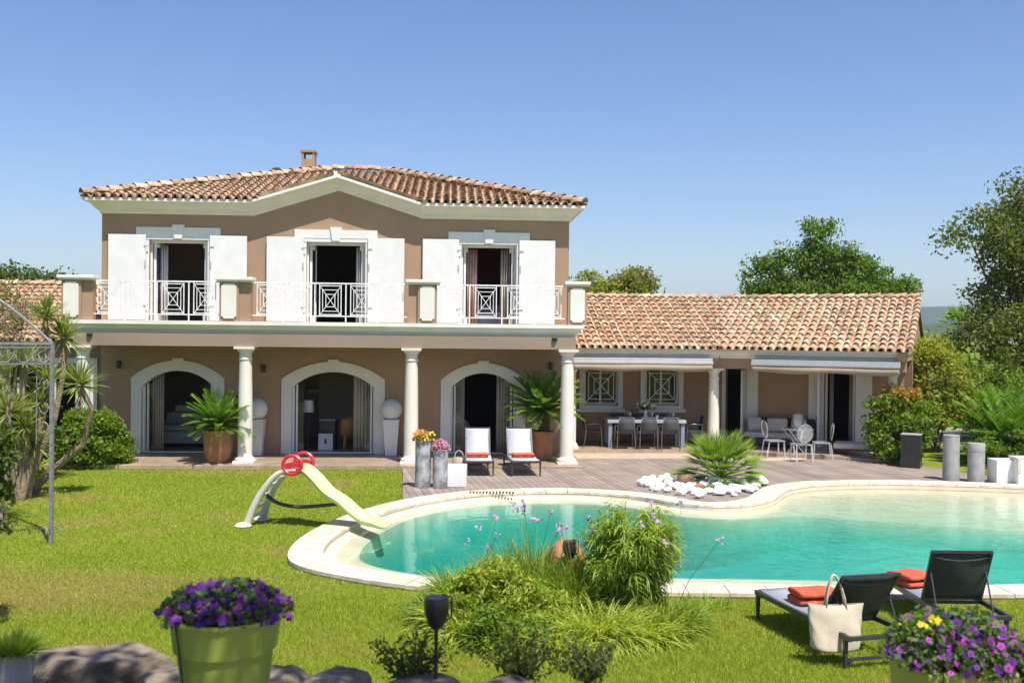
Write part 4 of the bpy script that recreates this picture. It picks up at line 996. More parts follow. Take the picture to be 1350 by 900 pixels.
# ---- tote bag
tb = thing('tote_bag', 'cream canvas tote bag hanging by its handles from the lounger back', 'bag', (3.44, 10.78, .15), R_(4))
m = MB(); n = 12; rows = 8; vs = []; fs = []
for k in range(rows+1):
    t = k/rows; z = t*.50; w_ = .255+.045*t; th = .085*(1-t)**.6+.025
    for i in range(2*n):
        a = 2*math.pi*i/(2*n); ca, sa = math.cos(a), math.sin(a); x = w_*math.copysign(abs(ca)**.45, ca); y = th*math.copysign(abs(sa)**.7, sa)
        x += .01*math.sin(k*2+i); y += .012*math.sin(x*14+k*.8)*(1-t*.3); vs.append((x, y, z-.02*math.cos(x*7)*(1-t)-.018*t*math.cos(x*6)))
for k in range(rows):
    for i in range(2*n): j = (i+1) % (2*n); fs.append((k*2*n+i, k*2*n+j, (k+1)*2*n+j, (k+1)*2*n+i))
fs.append(tuple(reversed(range(2*n)))); m.add(vs, fs); o = m.build('bag_body', 'canvas', tb, smooth='all'); s_ = o.modifiers.new('solid', 'SOLIDIFY'); s_.thickness = .006; o.modifiers.new('sub', 'SUBSURF').levels = 1
for sy in (-1, 1):
    hd = MB(); pts = []
    for i in range(13):
        t = i/12; a = math.pi*t; pts.append((-.11*math.cos(a)*(1-.45*math.sin(a))-.02*math.sin(a), sy*.03*(1-math.sin(a)*.7), .44+.36*math.sin(a)**.8))
    hd.tube(pts, .011, 6); hd.build('handle', 'canvas', tb, smooth='all')
# ---- flower cylinders, white cube, straw bag
def flowers(name, C, r, mat, par, out=None, face=None, eye=None):
    n = len(C); d = rng.normal(size=(n, 3))*.5; d[:, 2] += .6; d[:, 1] -= .8
    if out is not None: d += out
    d = unit(d); a = unit(np.cross(d, np.array([0.2, .1, 1.0])+rng.normal(size=(n, 3))*.2)); b = np.cross(d, a); V = np.empty((n, 10, 3)); rr = r*rng.uniform(.75, 1.2, size=(n, 1))
    for k in range(10):
        t = 2*math.pi*k/10; f = 1.0 if k % 2 == 0 else .72
        V[:, k] = C+(a*math.cos(t)+b*math.sin(t))*rr*f+d*rr*(.25 if k % 2 == 0 else .1)
    if eye:
        E = np.empty((n, 6, 3))
        for k in range(6): t = 2*math.pi*k/6; E[:, k] = C+(a*math.cos(t)+b*math.sin(t))*rr*.26+d*rr*.30
        tag(npmesh('flower_eyes', E.reshape(-1, 3), 6, eye, par), kind='stuff')
    return tag(npmesh(name, V.reshape(-1, 3), 10, mat, par), kind='stuff')
def dome_pts(n, r, h, c=(0, 0, 0), surf=.6):
    d = unit(rng.normal(size=(n, 3))); d[:, 2] = np.abs(d[:, 2]); q = rng.uniform(surf, 1, size=(n, 1))
    return d*q*np.array([r, r, h])+np.array(c)
gc = 'tall grey cylinder planters'
def cylplanter(px, ybot, ytop, wpx, z, label, mats):
    p = G(px, ybot, z); D = p.y; r = wpx/2*D/1350; hh = (ybot-ytop)*D/1350-.0
    t = thing('cylinder_planter', label, 'planter', (p.x, p.y+r, z), 0, gc); m = MB(); m.lathe([(r*.98, 0), (r, .02), (r, hh-.02), (r*.97, hh), (r*.86, hh), (r*.86, hh-.06)], 32); m.build('pot', 'zinc', t, smooth=True)
    q = MB(); q.lathe([(r*.85, hh-.07), (r*.85, hh-.05)], 20); q.build('soil', 'soil', t)
    C = dome_pts(700, r*1.35, r*1.3, (0, 0, hh-.03), .1); npmesh('foliage', leafquads(C, .05, .5), 4, 'lf_pet', t)
    for mt, nn, cx in mats: flowers('flowers', dome_pts(nn, r*1.3, r*1.45, (cx, 0, hh-.02), .7), .028, mt, t)
    return t
cylplanter(556.5, 643, 580, 21, .05, 'taller weathered grey cylinder planter of red and yellow flowers by the deck corner', [('fl_orange', 170, -.04), ('fl_yellow', 25, .12)])
cylplanter(579.5, 643.5, 593, 20, .05, 'shorter grey cylinder planter of pink heather flowers next to the white cube', [('fl_pink', 330, 0)])
p = G(601.5, 642, .05); m = MB(); q = .22; m.box(-q, q, -q, q, 0, .47); o = m.build('cube_seat', 'white', bevel=.012); o.location = (p.x, p.y+.22, .05); tag(o, 'white cube stool on the deck in front of the left terrace lounger', 'stool')
p = G(605, 618, .05); t = thing('straw_bag', 'pale woven bag leaning against the left terrace lounger', 'bag', (p.x, p.y, .05), 0)
m = MB(); m.lathe([(.10, 0), (.15, .08), (.17, .2), (.15, .30)], 14, close=False); m.build('basket', 'canvas', t, smooth='all')
m = MB(); m.tube([(-.12, 0, .28), (-.08, 0, .42), (0, 0, .47), (.08, 0, .42), (.12, 0, .28)], .012, 6); m.build('handle', 'canvas', t)
# ---- globe lamps
def globelamp(px, yb, label, r=.29):
    p = G(px, yb, FL); t = thing('globe_lamp', label, 'lamp', (p.x, p.y, FL), R_(3), 'white globes on tapered pedestals')
    m = MB(); m.box(-.215, .215, -.215, .215, 0, .98, taper=.72); m.build('pedestal', 'lampglobe', t, bevel=.01)
    m = MB(); m.ball((0, 0, .97+r*.95), r, 28, 18); m.build('globe', 'lampglobe', t, smooth='all')
globelamp(515.5, 600, 'white globe on a tapered white pedestal right of the middle arch'); globelamp(338, 600, 'white globe on a tapered white pedestal half hidden behind the second column')
# ---- interior things seen through the arches
def hpt(u, v, z=FL): return tuple(HF @ Vector((u, v, z)))
t = thing('sofa', 'grey fabric sofa with cushions inside the left arch', 'sofa', HF @ Vector((-4.2, 2.0, FL)), HA)
m = MB(); bb(m, -.95, .95, -.4, .4, .08, .42); m.build('seat_base', 'sofa', t, bevel=.04)
for s in (-1, 1):
    m = MB(); bb(m, s*.47-.45, s*.47+.45, -.45, .2, .43, .58); m.build('seat_cushion', 'sofa', t, bevel=.05)
    m = MB(); bb(m, s*1.06-.11, s*1.06+.11, -.42, .42, .05, .68); m.build('armrest', 'sofa', t, bevel=.05)
m = MB(); bb(m, -.95, .95, .2, .42, .43, .90); m.build('backrest', 'sofa', t, bevel=.06)
HX = frame(-4.77, 28, HA)
q = MB(); q.box(-.32, .32, -.12, .10, 0, .20); o = q.build('cushion', 'cushion', bevel=.05); o.location = HX @ Vector((-4.6, 2.22, 1.08)); tag(o, 'pale ochre cushion lying on top of the grey sofa inside the left arch', 'cushion')
q = MB(); q.box(-.28, .28, -.12, .10, 0, .16); o = q.build('cushion', 'towel', bevel=.05); o.location = HX @ Vector((-3.92, 2.22, 1.08)); tag(o, 'dark red cushion lying on the grey sofa inside the left arch', 'cushion')
t = thing('plywood_chair', 'moulded orange plywood chair seen from behind inside the middle arch', 'chair', HX @ Vector((.22, 1.3, FL)), R_(30))
m = MB(); n = 10; A = []; B = []
for i in range(n+1):
    a = math.pi*(.1+.8*i/n); A.append((.30*math.cos(a), -.22*math.sin(a)+.1, .40)); B.append((.27*math.cos(a), -.26*math.sin(a)+.1, .80+.10*math.sin(a)))
m.strip(A, B); o = m.build('backrest', 'wood', t, smooth='all'); o.modifiers.new('solid', 'SOLIDIFY').thickness = .02
m = MB(); m.lathe([(.05, .38), (.26, .40), (.28, .43)], 20, (0, .1, 0)); m.build('seat', 'wood', t, smooth=True)
for ax, ay in ((-.18, -.05), (.18, -.05), (0, .28)):
    m = MB(); m.tube([(ax*.8, ay, .40), (ax*1.1, ay*1.1, 0)], [.05, .02], 6); m.build('leg', 'wood', t)
t = thing('picture_board', 'white board leaning in front of a dark stove inside the middle arch', 'board', HX @ Vector((-.42, .95, FL)), R_(8))
m = MB(); m.box(-.20, .20, -.012, .012, 0, .46, rot=(R_(-14), 'X'), at=(0, 0, 0)); m.build('panel', 'white', t); m = MB(); m.box(-.03, .03, .03, .2, 0, .3); m.build('stand', 'dark', t)
t = thing('side_table', 'small dark box table with a pale top inside the middle arch', 'table', HX @ Vector((-.40, 1.5, FL)), 0)
m = MB(); m.box(-.22, .22, -.2, .2, 0, .80); m.build('body', 'dark', t, bevel=.01); m = MB(); m.box(-.24, .24, -.22, .22, .801, .83); m.build('top', 'tabletop', t)
t = thing('table_lamp', 'white shaded lamp standing inside the middle arch near its left jamb', 'lamp', HX @ Vector((-.95, 1.2, FL)), 0)
m = MB(); m.lathe([(.12, 0), (.12, .02), (.02, .03), (.02, 1.05), (.01, 1.05)], 14); m.build('stem', 'dark', t, smooth=True); m = MB(); m.lathe([(.16, 1.05), (.15, 1.38)], 20, close=False); m.build('lamp_shade', 'white', t, smooth='all')
t = thing('armchair', 'pale curved armchair standing in the dark inside the right arch', 'chair', HX @ Vector((3.35, 1.6, FL)), R_(20))
m = MB(); A = []; B = []
for i in range(n+1):
    a = math.pi*(-.05+1.1*i/n); A.append((.30*math.cos(a), .26*math.sin(a), .38)); B.append((.32*math.cos(a), .30*math.sin(a), .66+.22*math.sin(a)))
m.strip(A, B); o = m.build('backrest', 'cushion', t, smooth='all'); o.modifiers.new('solid', 'SOLIDIFY').thickness = .03
m = MB(); m.lathe([(.27, .36), (.29, .42), (.25, .44)], 20); m.build('seat', 'cushion', t, smooth=True)
for ax in (-.2, .2):
    for ay in (-.2, .2):
        m = MB(); m.bar((ax, ay, .37), (ax*1.1, ay*1.1, 0), .03); m.build('leg', 'cushion', t)
# upstairs bed
t = thing('bed', 'bed with a violet cover inside the right upstairs door', 'bed', HX @ Vector((4.2, 2.3, 3.68)), HA)
m = MB(); m.box(-.8, .8, -.9, 1.1, 0, .40); m.build('bed_base', 'white', t, bevel=.02)
M['violet'] = pm('violet_bedcover', (.22, .15, .40), (.18, .12, .33), 4, .95); m = MB(); m.box(-.83, .83, -.95, 1.1, .402, .60); m.build('bedcover', 'violet', t, bevel=.05)

# ---- slide
pS = G(333, 690, 0); sa_ = R_(-14)
sl_t = thing('toddler_slide', 'pale green toddler slide with red rings, its chute ending in the pool', 'slide', (pS.x, pS.y, 0), sa_)
sl_t.scale = (1, 1, .94)
def curve(pts, n=24):
    pts = [np.array(p, float) for p in pts]; P = [2*pts[0]-pts[1]]+pts+[2*pts[-1]-pts[-2]]; out = []; k = len(pts)-1
    for i in range(n+1):
        t = i/n*k; j = min(int(t), k-1); f = t-j; a, b, c, d = P[j:j+4]
        out.append(tuple(.5*((2*b)+(-a+c)*f+(2*a-5*b+4*c-d)*f*f+(-a+3*b-3*c+d)*f**3)))
    return out
cl = curve([(.86, 0, 1.02), (1.02, 0, 1.0), (1.22, 0, .84), (1.45, 0, .60), (1.72, 0, .44), (1.98, 0, .23), (2.18, 0, .11), (2.40, 0, .075), (2.56, 0, .07)], 30)
m = MB(); prof = [(-.24, .10), (-.205, .12), (-.175, .09), (-.16, .02), (-.08, .0), (.08, .0), (.16, .02), (.175, .09), (.205, .12), (.24, .10)]; vs = []; fs = []
for i, c in enumerate(cl):
    t = i/(len(cl)-1); e = 1 if t < .85 else 1-(t-.85)/.15*.75
    for y, z in prof: vs.append((c[0], y*(1 if t < .93 else 1-(t-.93)*2.4), c[2]+z*e))
k = len(prof)
for i in range(len(cl)-1): fs += [(i*k+q, (i+1)*k+q, (i+1)*k+q+1, i*k+q+1) for q in range(k-1)]
m.add(vs, fs); o = m.build('chute', 'limechute', sl_t, smooth='all'); s_ = o.modifiers.new('solid', 'SOLIDIFY'); s_.thickness = .03; s_.offset = 1; 
m = MB(); m.box(.62, .92, -.22, .22, .985, 1.015); m.build('platform', 'limechute', sl_t, bevel=.01)
for s in (-1, 1):
    q = MB(); c2 = curve([(.04, s*.30, .0), (.12, s*.27, .28), (.28, s*.24, .62), (.50, s*.22, .92), (.70, s*.215, 1.06), (.95, s*.215, 1.10)], 16)
    q.tube(c2, [.075-.002*j for j in range(17)], 8); q.build('side_rail', 'beigeplastic', sl_t, smooth='all')
    q = MB(); q.lathe([(.13, 0), (.15, .03), (.12, .07), (.05, .09)], 16, (0, s*.34, 0)); q.build('foot', 'pink', sl_t, smooth=True)
    q = MB(); R0 = .175; cx, cz = .88, 1.19
    ring = [(cx+R0*math.cos(2*math.pi*i/24), s*.235, cz+R0*math.sin(2*math.pi*i/24)) for i in range(25)]; q.tube(ring, .034, 8, cap=False)
    hub = [(cx-.14, s*.235, cz+.05), (cx, s*.235, cz+.10), (cx+.14, s*.235, cz+.05)]
    n_ = 14; fan = [(cx+(R0-.01)*math.cos(math.pi+math.pi*i/n_), cz+(R0-.01)*math.sin(math.pi+math.pi*i/n_)) for i in range(n_+1)]
    q.prism([fan+[(cx+.10, cz+.03), (cx, cz+.05), (cx-.10, cz+.03)]], s*.235-.018, s*.235+.018)
    q.build('grip_ring', 'red', sl_t, smooth=True)
for i in range(5):
    q = MB(); x, z = [(.02, .16), (.08, .34), (.17, .54), (.29, .74), (.42, .90)][i]; q.box(x, x+.12, -.22, .22, z, z+.035); q.build('rung', 'beigeplastic', sl_t, bevel=.008)
q = MB(); q.prism([[(.07, .02), (.16, .02), (.30, .50), (.62, .93), (.55, .93), (.22, .55)]], -.02, .02); 
q = MB(); q.tube(curve([(.26, 0, .56), (.5, 0, .42), (.85, 0, .37), (1.2, 0, .40), (1.62, 0, .46)], 12), .035, 8); q.build('brace', 'greyhose', sl_t, smooth='all')

# ---- dining set under the left awning
WLm = Matrix.Translation((6.08, 30, 0)) @ Matrix.Rotation(R_(5), 4, 'Z')
c0 = W(849, 560, 30.7); dt = thing('dining_table', 'long white topped dining table with blue grey legs under the left awning', 'table', (c0.x, c0.y, FL), R_(3))
m = MB(); m.box(-1.17, 1.17, -.5, .5, .74, .83); m.build('tabletop', 'tabletop', dt, bevel=.006)
for sx in (-1, 1):
    for sy in (-1, 1):
        m = MB(); m.box(sx*1.08-.055, sx*1.08+.055, sy*.40-.05, sy*.40+.05, 0, .738); m.build('leg', 'bluegrey', dt)
    m = MB(); m.box(sx*1.08-.04, sx*1.08+.04, -.34, .34, .01, .06); m.build('stretcher', 'bluegrey', dt)
gd_ = 'grey dining chairs around the long table'
M['rattan'] = pm('grey_mesh_weave', (.075, .078, .09), (.055, .058, .068), 60, .7, .1, 200); M['chairmetal'] = pm('brushed_chair_metal', (.24, .25, .27), (.20, .21, .23), 8, .35, 0, 10, .5, .6)
def dchair(label, x, y, rz):
    p = (Matrix.Translation((c0.x, c0.y, 0)) @ Matrix.Rotation(R_(3), 4, 'Z')) @ Vector((x, y, FL)); t = thing('dining_chair', label, 'chair', p, rz+R_(3), gd_)
    # faces +y: backrest at -y
    m = MB(); m.box(-.24, .24, -.22, .24, .455, .475); m.build('seat', 'rattan', t, bevel=.006)
    m = MB(); A = [(-.235, -.22, .50), (-.235, -.245, .62), (-.225, -.27, .75), (-.20, -.30, .90)]; B = [(-q[0], q[1], q[2]) for q in A]; m.strip(A, B); o = m.build('backrest', 'rattan', t, smooth='all'); o.modifiers.new('solid', 'SOLIDIFY').thickness = .02
    for s in (-1, 1):
        m = MB(); m.tube([(s*.27, -.30, 0), (s*.25, -.22, .46), (s*.24, -.25, .66), (s*.205, -.305, .93)], .014, 6); m.build('leg', 'chairmetal', t, smooth='all')
        m = MB(); m.tube([(s*.27, .26, 0), (s*.26, .23, .46), (s*.265, .2, .68)], .014, 6); m.build('leg', 'chairmetal', t, smooth='all')
        m = MB(); m.tube([(s*.265, .21, .68), (s*.265, 0, .69), (s*.24, -.25, .67)], .016, 6); m.build('armrest', 'chairmetal', t, smooth='all')
    m = MB(); m.tube([(-.205, -.305, .93), (0, -.315, .94), (.205, -.305, .93)], .014, 6); m.build('top_rail', 'chairmetal', t)
    return t
NM = ['left', 'middle', 'right']
for k, x in enumerate((-.66, .0, .64)):
    dchair('%s one of three grey mesh chairs on the pool side of the table' % NM[k], x-.02, -.66, 0)
    dchair('%s one of three grey mesh chairs on the window side of the table' % NM[k], x, .70, math.pi)
dchair('grey mesh armchair at the left end of the long dining table', -1.55, .0, -math.pi/2); dchair('grey mesh armchair at the right end of the long dining table', 1.50, .1, math.pi/2)
Tm = Matrix.Translation((c0.x, c0.y, 0)) @ Matrix.Rotation(R_(3), 4, 'Z'); TZ = FL+.832
gp = 'place plates on the long dining table'
pm_ = MB(); pm_.lathe([(.06, 0), (.075, .004), (.14, .018), (.145, .022), (.135, .02), (.07, .008), (.0, .008)], 20, close=False)
first = None
lay = [(-.66, -.33), (0, -.33), (.64, -.33), (-.66, .33), (0, .33), (.64, .33), (-1.0, 0), (.98, 0)]
plabel = ['white plate at the %s place on the pool side of the long table' % n for n in NM]+['white plate at the %s place on the window side of the long table' % n for n in NM]+['white plate set at the left end of the long table', 'white plate set at the right end of the long table']
po = pm_.build('plate', 'porcelain', smooth='all'); tag(po, plabel[0], 'plate', gp); po.location = Tm @ Vector((lay[0][0], lay[0][1], TZ))
for k in range(1, 8):
    c = po.copy(); col.objects.link(c); c.location = Tm @ Vector((lay[k][0], lay[k][1], TZ)); c['label'] = plabel[k]
gg = 'wine glasses on the long dining table'
gm_ = MB(); gm_.lathe([(.035, 0), (.035, .004), (.006, .01), (.005, .09), (.03, .12), (.038, .16), (.032, .21)], 14, close=False)
go = gm_.build('wine_glass', 'acrylic', smooth='all'); tag(go, 'clear wine glass at the left hand place on the pool side of the long table', 'glass', gg); go.location = Tm @ Vector((lay[0][0]+.2, lay[0][1]+.1, TZ))
for k in range(1, 6):
    c = go.copy(); col.objects.link(c); s = 1 if k < 3 else -1; c.location = Tm @ Vector((lay[k][0]+.2, lay[k][1]+s*.1, TZ)); c['label'] = plabel[k].replace('white plate', 'clear wine glass')
vz = thing('flower_vase', 'glass vase of cream white flowers in the middle of the long dining table', 'vase', Tm @ Vector((.05, .05, TZ)))
m = MB(); m.lathe([(.06, 0), (.07, .02), (.05, .18), (.075, .30)], 16, close=False); m.build('vase', 'porcelain', vz, smooth='all')
npmesh('foliage', leafquads(dome_pts(260, .28, .24, (0, 0, .26), .2), .08, .4), 4, 'lf_oak', vz); flowers('flowers', dome_pts(26, .30, .30, (0, 0, .28), .85), .045, 'fl_white', vz)
bt = MB(); bt.lathe([(.036, 0), (.038, .16), (.014, .21), (.014, .28), (.0, .28)], 14); o = bt.build('bottle', 'black', smooth=True); o.location = Tm @ Vector((-.36, .1, TZ)); tag(o, 'dark bottle standing left of the flower vase on the long table', 'bottle')
cn = MB(); cn.lathe([(.045, 0), (.045, .12), (.04, .125), (.0, .125)], 14); o = cn.build('candle', 'porcelain', smooth=True); o.location = Tm @ Vector((.36, -.18, TZ)); tag(o, 'stubby white candle standing right of the flower vase on the long table', 'candle')

# ---- lounge corner under the right awning
WRm = Matrix.Translation((6.08, 30, 0)) @ Matrix.Rotation(R_(-25), 4, 'Z')
t = thing('corner_sofa', 'low grey outdoor corner sofa with cream cushions under the right awning', 'sofa', WRm @ Vector((1.35, 2.05, FL)), R_(-25))
m = MB(); m.box(-.95, 1.05, -.45, .45, .06, .26); m.build('base', 'rattan', t, bevel=.02)
m = MB(); m.box(-.95, 1.05, -.46, .30, .262, .42); m.build('seat_cushion', 'cushion', t, bevel=.04)
m = MB(); m.box(-.95, 1.05, .32, .45, .27, .72); m.build('backrest', 'rattan', t, bevel=.02)
for k, (x, mt, w_, lb) in enumerate(((-.72, 'cushion', .42, 'cream cushion leaning at the left end of the corner sofa'), (-.42, 'cushiondark', .36, 'black cushion between two cream ones near the left end of the corner sofa'), (-.05, 'cushion', .62, 'wide cream cushion in the middle of the corner sofa'),
                                 (.34, 'cushiondark', .34, 'black cushion right of the wide cream one on the corner sofa'), (.60, 'cushion', .46, 'square cream cushion on the right half of the corner sofa'), (.88, 'cushiondark', .36, 'black cushion at the right end of the corner sofa'))):
    q = MB(); q.box(-w_/2, w_/2, -.07, .07, 0, .42); o = q.build('cushion', mt, bevel=.05); yy = .20 if mt == 'cushiondark' else .05
    o.location = WRm @ Vector((1.35+x, 2.05+yy-.02, FL+.42)); o.rotation_euler = (R_(-14), 0, R_(-25)+(.3 if k == 0 else 0)); tag(o, lb, 'cushion', 'loose cushions on the corner sofa')
# ghost chairs
def ghost(label, px, py, rz):
    p = G(px, py, .045); t = thing('ghost_chair', label, 'chair', (p.x, p.y, .035), rz, 'clear acrylic chairs round the glass table')
    m = MB(); m.box(-.24, .24, -.22, .24, .46, .495); m.build('seat', 'acrylic', t, bevel=.008)
    m = MB(); n = 22; ring = [(.215*math.sin(2*math.pi*i/n), -.25-.06*(.5-.5*math.cos(2*math.pi*i/n)), .80-.25*math.cos(2*math.pi*i/n)) for i in range(n+1)]
    m.tube(ring, .016, 6, cap=False); m.add([(q[0]*.94, q[1], .80+(q[2]-.80)*.94) for q in ring[:-1]], [tuple(range(n))]); m.build('backrest', 'acrylic', t, smooth='all')
    for s in (-1, 1):
        for y0, y1 in ((-.22, -.29), (.21, .24)):
            m = MB(); m.bar((s*.21, y0, .458), (s*.22, y1, 0), .035); m.build('leg', 'acrylic', t)
    return t
ghost('clear acrylic chair with oval back on the left of the glass table', 1020, 602, R_(-82)); ghost('clear acrylic chair with oval back on the right of the glass table', 1083, 605, R_(80)); ghost('clear acrylic chair nearest the pool, its back hiding the glass table base', 1056, 608, R_(4))
p = G(1050, 600, .035); t = thing('glass_table', 'glass topped table on crossed clear bars under the right awning', 'table', (p.x, p.y, .035))
m = MB(); m.lathe([(.50, .76), (.50, .775), (0, .775)], 32, close=False); m.build('tabletop', 'acrylic', t)
for k in range(6):
    a = math.pi*k/3+.2; m = MB(); m.bar((.38*math.cos(a), .30*math.sin(a), .0), (-.40*math.cos(a+.5), -.36*math.sin(a+.5), .758), .05, .03); m.build('leg', 'acrylic', t)
v_ = MB(); v_.lathe([(.10, 0), (.15, .12), (.17, .25), (.15, .38), (.13, .42)], 20, close=False); o = v_.build('glass_jar', 'acrylic', smooth='all'); o.location = (p.x+.03, p.y, .035+.778); tag(o, 'large clear glass jar standing on the glass table', 'jar')
p = G(1132, 604, .04); t = thing('daybed', 'low black framed ottoman with a cream mattress beside the flowering shrub', 'ottoman', (p.x, p.y+.35, .05), R_(-22))
m = MB()
for s in (-1, 1): m.box(s*.55-.02, s*.55+.02, -.38, .38, .20, .24)
m.box(-.53, .53, -.38, -.34, .20, .24); m.box(-.53, .53, .34, .38, .20, .24); m.build('frame', 'black', t)
for sx in (-.55, .55):
    for sy in (-.36, .36): m = MB(); m.box(sx-.02, sx+.02, sy-.02, sy+.02, 0, .2); m.build('leg', 'black', t)
m = MB(); m.box(-.56, .56, -.39, .39, .242, .40); m.build('mattress', 'cushion', t, bevel=.04)
# ---- right end of the terrace
p = G(1206, 617, .045); t = thing('box_planter', 'square black lacquered box planter at the foot of the flowering shrub', 'planter', (p.x, p.y+.24, .045), R_(-28))
m = MB(); m.box(-.24, .24, -.24, .24, 0, .86); m.build('body', 'black', t, bevel=.008); m = MB(); m.box(-.25, .25, -.25, .25, .862, .88); m.build('lid', 'concrete', t)
def cyl(px, yb, yt, wpx, label, lid):
    p = G(px, yb, .05); r = wpx/2*p.y/1350; hh = (yb-yt)*p.y/1350; t = thing('concrete_cylinder', label, 'bollard', (p.x, p.y+r, .05), 0, 'grey cylinders beside the pool')
    m = MB(); m.lathe([(r, 0), (r, hh-.02-lid), (r*.98, hh-lid)], 32); m.build('body', 'concrete', t, smooth=True)
    m = MB(); m.lathe([(r*1.0, hh-lid+.004), (r*1.01, hh-lid+.02), (r*1.01, hh-.01), (r*.97, hh)], 32); m.build('cap', 'concrete', t, smooth=True)
cyl(1258, 634, 574, 21, 'taller plain grey cylinder beside the pool on the right', .03); cyl(1291.5, 636, 585, 21.5, 'shorter lidded grey cylinder beside the white boxes', .20)
p = G(1329, 638, .05); o = (MB().box(-.27, .27, -.25, .25, 0, .56)).build('cube_seat', 'white', bevel=.012); o.location = (p.x-.0, p.y+.25, .05); tag(o, 'plain white cube stool beside the shorter grey cylinder', 'stool')
p = G(1352, 640, .05); o = (MB().box(-.25, .25, -.22, .22, 0, .60)).build('cube_seat', 'white', bevel=.012); o.location = (p.x+.08, p.y+.22, .05); tag(o, 'white cube stool cut by the right edge of the photo', 'stool')
m = MB(); m.box(-.24, .22, -.20, .20, .0, .05); m.box(-.22, -.14, -.235, -.205, -.32, .04); o = m.build('draped_cloth', 'cushion', bevel=.015); o.location = (p.x+.03, p.y+.22, .655); tag(o, 'small pale cloth folded over the white cube at the far right', 'cloth')
# ================================================================ PLANTS
M['lf_limeleaf'] = leafm('yellow_lime_leaf', [(.14, .24, .02), (.26, .36, .03), (.42, .46, .06), (.34, .40, .04)], .45)
def pxell(D, L, dz=.9):
    """crown lobes given as (px, py, rx_px, ry_px) at distance D -> world ellipsoids"""
    out = []
    for q in L:
        px, py, rx, ry = q[:4]; off = q[4] if len(q) > 4 else 0
        p = W(px, py, D+off); s = (D+off)/1350; out.append((p.x, p.y, p.z, rx*s, max(rx, ry)*s*dz, ry*s))
    return out
def shrub(name, label, cat, D, L, leaf, size, nsub, nleaf, subr, aspect=.55, stems=5, group=None, extra=(), dz=.8, bark='bark'):
    E = pxell(D, L, dz); cx = sum(e[0] for e in E)/len(E); cy = sum(e[1] for e in E)/len(E); t = thing(name, label, cat, (cx, cy, 0), 0, group)
    C, subs = clump_cloud(E, nsub, nleaf, subr); C[:, 2] = np.maximum(C[:, 2], .04); off = np.array([cx, cy, 0])
    npmesh('foliage', leafquads(C-off, size, aspect), 4, leaf, t)
    for mt, LL, k, ns, nl in extra:
        C2, _ = clump_cloud(pxell(D, LL, dz), ns, nl, subr*.8); npmesh('foliage' if k == 'f' else 'flowers', leafquads(C2-off, size, aspect), 4, mt, t)
    m = MB(); r = random.Random(int(cx*10))
    for i in range(stems):
        s = subs[r.randrange(len(subs))]-off; b = (r.uniform(-.08, .08), r.uniform(-.08, .08), 0); m.tube([b, (s[0]*.35, s[1]*.35, s[2]*.5), tuple(s)], [.035, .022, .008], 5)
    if stems: m.build('stems', bark, t)
    return t
def tree(name, label, D, L, leaf, size, nsub, nleaf, subr, trunk_px, tr=.22, fork=.35, limbs=26, aspect=.5, dz=.8, cat='tree', group=None, extra=(), bark='bark', surf=.45):
    E = pxell(D, L, dz); bp = W(trunk_px, 450, D); base = np.array([bp.x, bp.y, 0]); t = thing(name, label, cat, tuple(base), 0, group)
    C, subs = clump_cloud(E, nsub, nleaf, subr, surf); npmesh('crown', leafquads(C-base, size, aspect), 4, leaf, t)
    for mt, LL, ns, nl in extra:
        C2, _ = clump_cloud(pxell(D, LL, dz), ns, nl, subr, surf); npmesh('crown', leafquads(C2-base, size, aspect), 4, mt, t)
    top = np.mean([e[2] for e in E]); zf = top*fork; m = MB(); r = random.Random(len(label))
    m.tube([(0, 0, -.1), (r.uniform(-.1, .1), 0, zf*.5), (r.uniform(-.15, .15), r.uniform(-.1, .1), zf)], [tr*1.25, tr, tr*.85], 9)
    for i in range(limbs):
        s = subs[r.randrange(len(subs))]-base; s = Vector(s); a = Vector((0, 0, zf*r.uniform(.75, 1))); mid = a.lerp(s, .5)+Vector((r.uniform(-.3, .3), r.uniform(-.3, .3), r.uniform(0, .5)))
        m.tube([a, a.lerp(mid, .5)+Vector((0, 0, .1)), mid, s], [tr*.45, tr*.30, tr*.18, tr*.05], 5)
    m.build('trunk', bark, t); return t
# ---- trees behind and beside the house
tree('holm_oak', 'tall dark open crowned oak leaning in at the right edge', 33, [(1300, 300, 36, 26), (1338, 268, 42, 32, 1), (1262, 318, 22, 13, -.5), (1335, 330, 50, 34), (1325, 385, 46, 30, 1), (1300, 425, 32, 30), (1345, 450, 58, 45, -1), (1275, 455, 20, 28), (1390, 350, 60, 110)],
     'lf_holm', .15, 330, 75, .58, 1362, .26, .5, 36, surf=.3)
tree('leafy_tree', 'bright green leafy tree standing up behind the middle of the tiled wing', 43, [(1000, 378, 22, 12), (1018, 350, 20, 15), (996, 352, 14, 8), (1034, 336, 14, 10), (1072, 306, 13, 13), (1090, 300, 12, 10), (1082, 330, 24, 18), (1060, 350, 24, 18), (1112, 338, 20, 14), (1135, 350, 22, 12), (1108, 362, 34, 18), (1160, 364, 20, 11), (1188, 378, 22, 11, -1), (1040, 378, 40, 16), (1130, 382, 60, 14), (984, 364, 9, 6)], 'lf_tree', .17, 330, 62, .5, 1090, .3, .5, 46, surf=.2)
tree('pale_tree', 'sparse yellowish tree just right of the two storey house, behind the wing', 44, [(785, 378, 30, 14), (780, 365, 12, 8), (838, 378, 27, 15), (830, 366, 16, 8), (812, 385, 45, 12)], 'lf_yellow', .17, 80, 60, .5, 812, .16, .5, 30, surf=.3, extra=[('lf_dry', [(838, 374, 28, 16)], 26, 50)])
tree('slim_cypress', 'tip of a slim cypress showing above the roof left of the chimney', 42, [(365, 226, 3.2, 9), (365, 245, 5, 20), (365, 280, 7, 40)], 'lf_oak', .12, 90, 50, .14, 365, .12, .8, 6)
